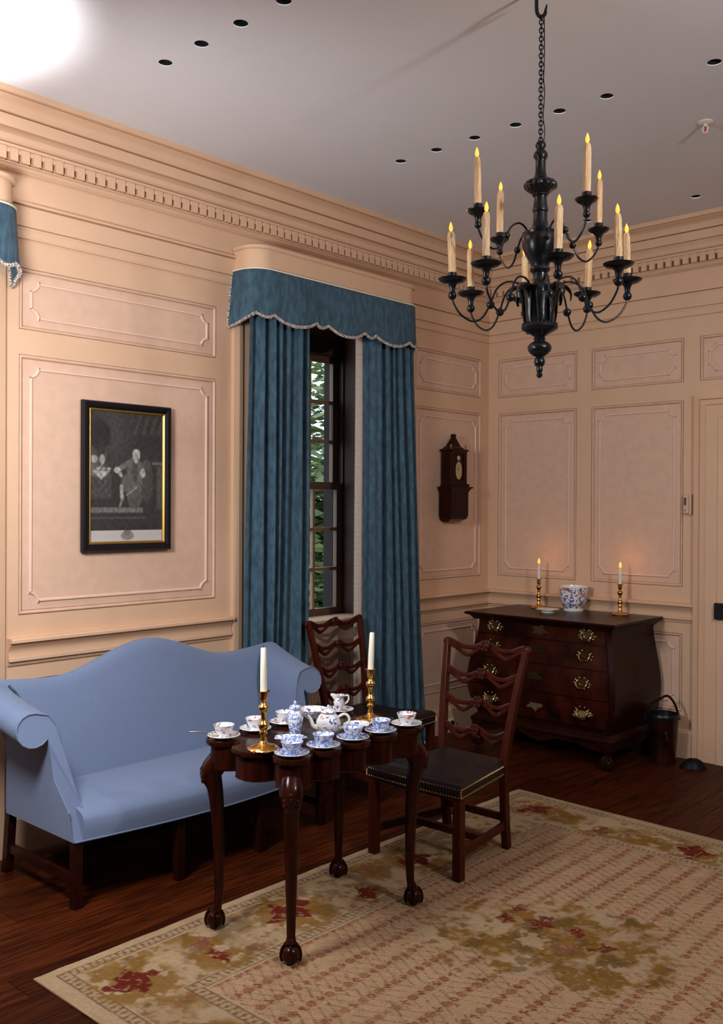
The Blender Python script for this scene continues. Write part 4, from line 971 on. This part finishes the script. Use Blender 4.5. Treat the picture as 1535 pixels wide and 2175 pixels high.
    obj('ceiling_plate', lathe([(0, .0715), (.03, .0715), (.03, .066), (.012, .062), (0, .062)], 20), IRON, h, loc=(-.016*rt.x, -.016*rt.y, 0), smooth=True)
chandelier()

# ================================================================== PICTURE
def picture():
    y0, y1, z0, z1 = -3.163, -2.686, 1.270, 1.953
    p = thing('framed_print', 'black framed portrait engraving of a seated man above the settee', 'picture', (.0, (y0+y1)/2, z0)); cy = (y0+y1)/2; h = z1-z0; w = (y1-y0)/2
    def fr(i0, i1, prof, mt, nm_):
        R = []
        for i, d in prof: R.append([(d, -w+i, i), (d, w-i, i), (d, w-i, h-i), (d, -w+i, h-i)])
        return obj(nm_, loft(R, True, False), mt, p)
    fr(0, 0, [(0, .002), (0, .022), (.006, .030), (.022, .028), (.032, .022), (.034, .014)], FRAME, 'frame')
    fr(0, 0, [(.034, .014), (.034, .021), (.038, .022), (.044, .017), (.046, .013)], GILT, 'gilt_slip')
    ins = .046; W_, H_ = 2*(w-ins), h-2*ins; nx, ny = 150, 230
    a, b = np.meshgrid(np.linspace(0, 1, nx+1), np.linspace(0, 1, ny+1))
    g = np.full_like(a, .030)
    def ell(cx, cy_, rx, ry, rot=0):
        c, s_ = math.cos(rot), math.sin(rot); u = (a-cx)*c+(b-cy_)*s_; v = -(a-cx)*s_+(b-cy_)*c
        return np.clip((1-np.sqrt((u/rx)**2+(v/ry)**2))*6, 0, 1)
    def seg(x0, y0_, x1, y1_, r):
        t = np.clip(((a-x0)*(x1-x0)+(b-y0_)*(y1_-y0_))/((x1-x0)**2+(y1_-y0_)**2), 0, 1)
        return np.clip((r-np.hypot(a-x0-t*(x1-x0), (b-y0_-t*(y1_-y0_))*1.6))/.006, 0, 1)
    def mix(mk, v): 
        nonlocal g; g = g*(1-mk)+v*mk
    mix((b > .09)*np.clip(.5-abs(a-.34)*1.6, 0, 1)*np.clip((b-.45)*3, 0, 1), .075)
    mix(((a < .22) & (b > .50) & (b < .80))*np.clip(1-(b-.5)*2.2, 0, 1)*(.55+.45*np.sin(a*9+b*5)), .22)
    mix(ell(.12, .82, .16, .13), .02); mix(ell(.14, .70, .05, .10), .03)
    mix(((a > .55) & (b > .84))*np.clip(np.sin(a*55-b*30)*.5+.2, 0, 1)*.7, .085)
    mix(((a > .92) & (b < .60) & (b > .2))*.6, .10); mix(((a > .86) & (b > .605) & (b < .63))*1., .12)
    mix(((b > .09) & (b < .255))*1., .032); mix(((b > .225) & (b < .265) & (a < .72))*1., .14); mix(((b > .175) & (b < .19) & (a < .75))*1., .07)
    mix(((a < .28) & (b > .33) & (b < .52))*(.6+.4*np.sin(a*70)*np.sin(b*85)), .075)
    mix(ell(.76, .46, .12, .18), .055); mix(ell(.78, .60, .07, .05), .07)
    mix(ell(.60, .54, .115, .14), .115); mix(ell(.56, .43, .16, .09, -.4), .10); mix(ell(.60, .33, .11, .08), .08); mix(ell(.60, .55, .05, .10), .06)
    for q in ((.52, .615, .39, .565, .038, .125), (.69, .60, .73, .52, .040, .11)): mix(seg(*q[:5]), q[5])
    mix(seg(.53, .635, .38, .575, .008), .16); mix(seg(.58, .62, .575, .46, .006), .12); mix(seg(.66, .62, .68, .5, .006), .10); mix(seg(.5, .40, .66, .44, .008), .17)
    mix(seg(.415, .43, .425, .33, .026), .33); mix(seg(.43, .33, .395, .275, .016), .22); mix(seg(.49, .36, .64, .425, .010), .30); mix(seg(.50, .345, .60, .38, .006), .2)
    mix(ell(.36, .555, .05, .026), .40); mix(ell(.40, .525, .035, .02, -.7), .34); mix(ell(.715, .535, .04, .040), .36); mix(seg(.69, .48, .70, .44, .008), .2)
    mix(np.clip((b-.545+.9*abs(a-.13)*.8)/.008, 0, 1)*np.clip((.555-b)/.006, 0, 1)*0, .5)
    tri = np.clip((.28-a)/.01, 0, 1)*np.clip((.548-b)/.006, 0, 1)*np.clip((b-(.475+.55*abs(a-.14)))/.006, 0, 1); mix(tri, .42); mix(tri*(np.sin((a+b)*60) > .3)*.5, .2)
    mix(ell(.04, .635, .06, .03), .33); mix(ell(.15, .635, .04, .04), .28); mix(seg(.12, .57, .17, .61, .008), .45)
    for q in (.10, .17, .24): mix(ell(q, .562, .03, .013), .30)
    mix(ell(.625, .692, .056, .034), .46); mix(ell(.655, .672, .022, .028), .40); mix(ell(.612, .668, .042, .040), .34)
    mix(ell(.598, .672, .010, .005), .20); mix(ell(.626, .672, .010, .005), .20); mix(ell(.606, .648, .013, .004), .22); mix(ell(.625, .628, .03, .014), .36)
    fb = .5+.5*np.sin(a*23+7*np.sin(b*17))*np.sin(b*29+5*np.sin(a*19))
    for _ in range(2):
        gp = np.pad(g, 1, mode='edge'); g = (gp[:-2, 1:-1]+gp[2:, 1:-1]+gp[1:-1, :-2]+gp[1:-1, 2:]+2*gp[1:-1, 1:-1])/6
    g = g*(.75+.5*fb)*.95; g *= .8+.4*rng.random(g.shape)
    st = (b < .085); g = np.where(st, .42+.06*rng.random(g.shape), g); mix(st*ell(.5, .043, .10, .040)*(.5+.5*rng.random(g.shape)), .13); mix(st*ell(.5, .07, .055, .03), .15)
    V = np.stack([np.full(a.size, .0125), (a.ravel()-.5)*W_, ins+b.ravel()*H_], 1)
    i = np.arange(a.size).reshape(ny+1, nx+1); F = np.stack([i[:-1, :-1], i[:-1, 1:], i[1:, 1:], i[1:, :-1]], -1).reshape(-1, 4)
    me = bpy.data.meshes.new('print'); me.from_pydata((V*S).tolist(), [], F.tolist()); me.materials.append(PRINT)
    at = me.color_attributes.new('Col', 'FLOAT_COLOR', 'POINT'); gg = g.ravel()
    at.data.foreach_set('color', np.stack([gg*1.02, gg*.96, gg*.90, np.ones_like(gg)], 1).ravel().astype(np.float32))
    o = bpy.data.objects.new('print', me); COL.objects.link(o); o.parent = p
    obj('backing', box(.001, .011, -w+.02, w-.02, .02, h-.02), FRAME, p)
picture()

# ================================================================== WALL CLOCK on its bracket
def clock():
    cy = -.462; b = thing('clock_bracket', 'plain mahogany wall bracket carrying the small clock', 'bracket', (0, cy, 1.385), 0)
    obj('box', loft([[(.002, -h, z), (d, -h, z), (d, h, z), (.002, h, z)] for h, d, z in ((.060, .05, 0), (.084, .092, .018), (.092, .10, .04), (.092, .10, .19), (.100, .108, .208), (.108, .116, .218))]), MAHOGD, b, smooth=True, ang=35)
    obj('shelf', box(.002, .124, -.114, .114, .218, .228), MAHOGD, b, bevel=.002)
    c = thing('bracket_clock', 'small dark clock with arched dial and pointed top on the wall bracket', 'clock', (0, cy, 1.6135), 0)
    obj('case', J(box(.008, .088, -.080, .080, .012, .228), box(.006, .094, -.088, .088, .000, .012)), MAHOGD, c, bevel=.002)
    obj('door_frame', J(box(.088, .096, -.080, -.050, .012, .228), box(.088, .096, .050, .080, .012, .228), box(.088, .096, -.05, .05, .012, .040), box(.088, .096, -.05, .05, .208, .228)), MAHOGD, c)
    obj('dial_plate', box(.0882, .0888, -.05, .05, .04, .208), MAHOGD, c)
    obj('dial', prism([(.034*math.cos(a), .105+.058*math.sin(a)) for a in [2*pi*i/32 for i in range(32)]], 'x', .0888, .0905), DIAL, c)
    obj('lunette', T(sphere((0, 0, 0), .017, 8, (.3, 1, 1)), (.089, 0, .186)), DIAL, c, smooth=True)
    obj('hands', J(box(.0906, .0912, -.0012, .0012, .105, .140), T(box(.0906, .0912, -.0012, .0012, 0, .026), (0, 0, .105), (1.0, 0, 0))), IRON, c)
    obj('cornice', loft([[(.004, -h, z), (d, -h, z), (d, h, z), (.004, h, z)] for h, d, z in ((.082, .096, .228), (.092, .104, .236), (.092, .104, .242), (.078, .090, .246))]), MAHOGD, c)
    obj('bell_top', loft([[(.045-k*.8, -k*1.25, z), (.045+k*.8, -k*1.25, z), (.045+k*.8, k*1.25, z), (.045-k*.8, k*1.25, z)] for k, z in ((.050, .246), (.048, .254), (.036, .262), (.028, .280), (.020, .300), (.013, .318), (.011, .328), (.014, .332), (.012, .342), (.004, .346))]), MAHOGD, c)
    for yy in (-.080, .080): obj('finial', T(lathe([(.006, 0), (.005, .006), (.003, .010), (.007, .018), (.006, .024), (.001, .030)], 10), (.086, yy, .244)), BRASSD, c, smooth=True)
    obj('shell_foot', J(sphere((.092, .092, .010), .014, 6, (1, 1.3, .7))), MAHOGD, c, smooth=True)
clock()

# ================================================================== small things by the wall
def bucket():
    b = thing('fire_bucket', 'dark glossy leather fire bucket with raised handle beside the chest', 'bucket', (1.362, -.172, 0))
    obj('body', lathe([(0, .002), (.066, .002), (.070, 0), (.072, .012), (.070, .020), (.074, .06), (.080, .15), (.084, .25), (.084, .262), (.078, .262), (.074, .15), (.066, .02), (0, .02)], 32), LEATHB, b, smooth=True)
    obj('rim', lathe([(.084, .252), (.090, .256), (.092, .268), (.090, .280), (.086, .286), (.080, .284), (.079, .262)], 32), IRON, b, smooth=True)
    e = rt
    hp = spline([(-.105, 0, .262), (-.098, 0, .300), (-.075, 0, .335), (-.02, 0, .368), (.025, 0, .385), (.062, 0, .345), (.085, 0, .285), (.094, 0, .245)], 5)
    obj('handle', tube([(p.x*e.x, p.x*e.y, p.z) for p in hp], .0072, 8), LEATHB, b, smooth=True)
    obj('painted_crest', J(*[T(sphere((0, 0, 0), .03, 6, (.35, .8, 1.5)), (.074*math.cos(a), .074*math.sin(a), .16)) for a in (-.9,)]), LEATHB, b, smooth=True)
bucket()
def mound(u, v):
    a = 2*pi*u; r = v; return (.072*r*math.cos(a)*(1+.08*math.cos(2*a+.5)), .048*r*math.sin(a), .054*(1-r**2.6)+.004*math.sin(3*a)*r*(1-r))
tag(obj('door_stop', grid(mound, 28, 10), mat('black_leather_bag', (.006, .006, .008), .4, bump=.3, bscale=40, spec=.12), loc=(1.545, -.175, .0005), rot=(0, 0, .5), smooth=True, ang=80), 'small black rounded door stop on the floor beside the door casing', 'door stop')
t = thing('thermostat', 'small beige wall sensor box beside the door casing', 'thermostat', (1.428, 0, 1.450))
BEIGE = mat('beige_plastic', (.60, .40, .27), .4)
obj('case', box(-.016, .018, -.036, -.001, 0, .110), BEIGE, t, bevel=.003)
obj('window', box(-.010, .004, -.0375, -.035, .048, .092), GREYD, t)
obj('button', T(lathe([(.004, 0), (.004, .002), (0, .002)], 12), (-.003, -.036, .018), (pi/2, 0, 0)), GREYD, t)
obj('back_plate', box(.006, .030, -.026, -.001, -.006, .112), BEIGE, t)
s = thing('sprinkler_head', 'white ceiling sprinkler head near the right edge', 'sprinkler', (2.085, -1.36, CZ-.052))
obj('rose', lathe([(.0, .052), (.034, .052), (.034, .048), (.026, .044), (.010, .042), (0, .042)], 24), WHITE, s, smooth=True)
obj('body', J(lathe([(.008, .044), (.008, .034), (.006, .032), (0, .032)], 14), tube([(.009, 0, .034), (.012, 0, .02), (.004, 0, .006)], .003, 6), tube([(-.009, 0, .034), (-.012, 0, .02), (-.004, 0, .006)], .003, 6)), WHITE, s, smooth=True)
obj('bulb', tube([(0, 0, .032), (0, 0, .006)], .0032, 8), mat('red_bulb', (.45, .03, .02), .2), s, smooth=True)
obj('deflector', lathe([(0, .004), (.014, .004), (.014, .001), (0, .001)], 18), WHITE, s, smooth=True)
o = thing('wall_outlet', 'small dark electric outlet low on the baseboard behind the chair', 'outlet', (.0185, -.452, .060))
obj('plate', box(0, .004, -.04, .04, -.026, .026), WHITE, o, bevel=.001)
obj('plug', J(cbox(.012, -.016, 0, .018, .018, .022), cbox(.012, .016, .003, .018, .016, .026)), IRON, o)
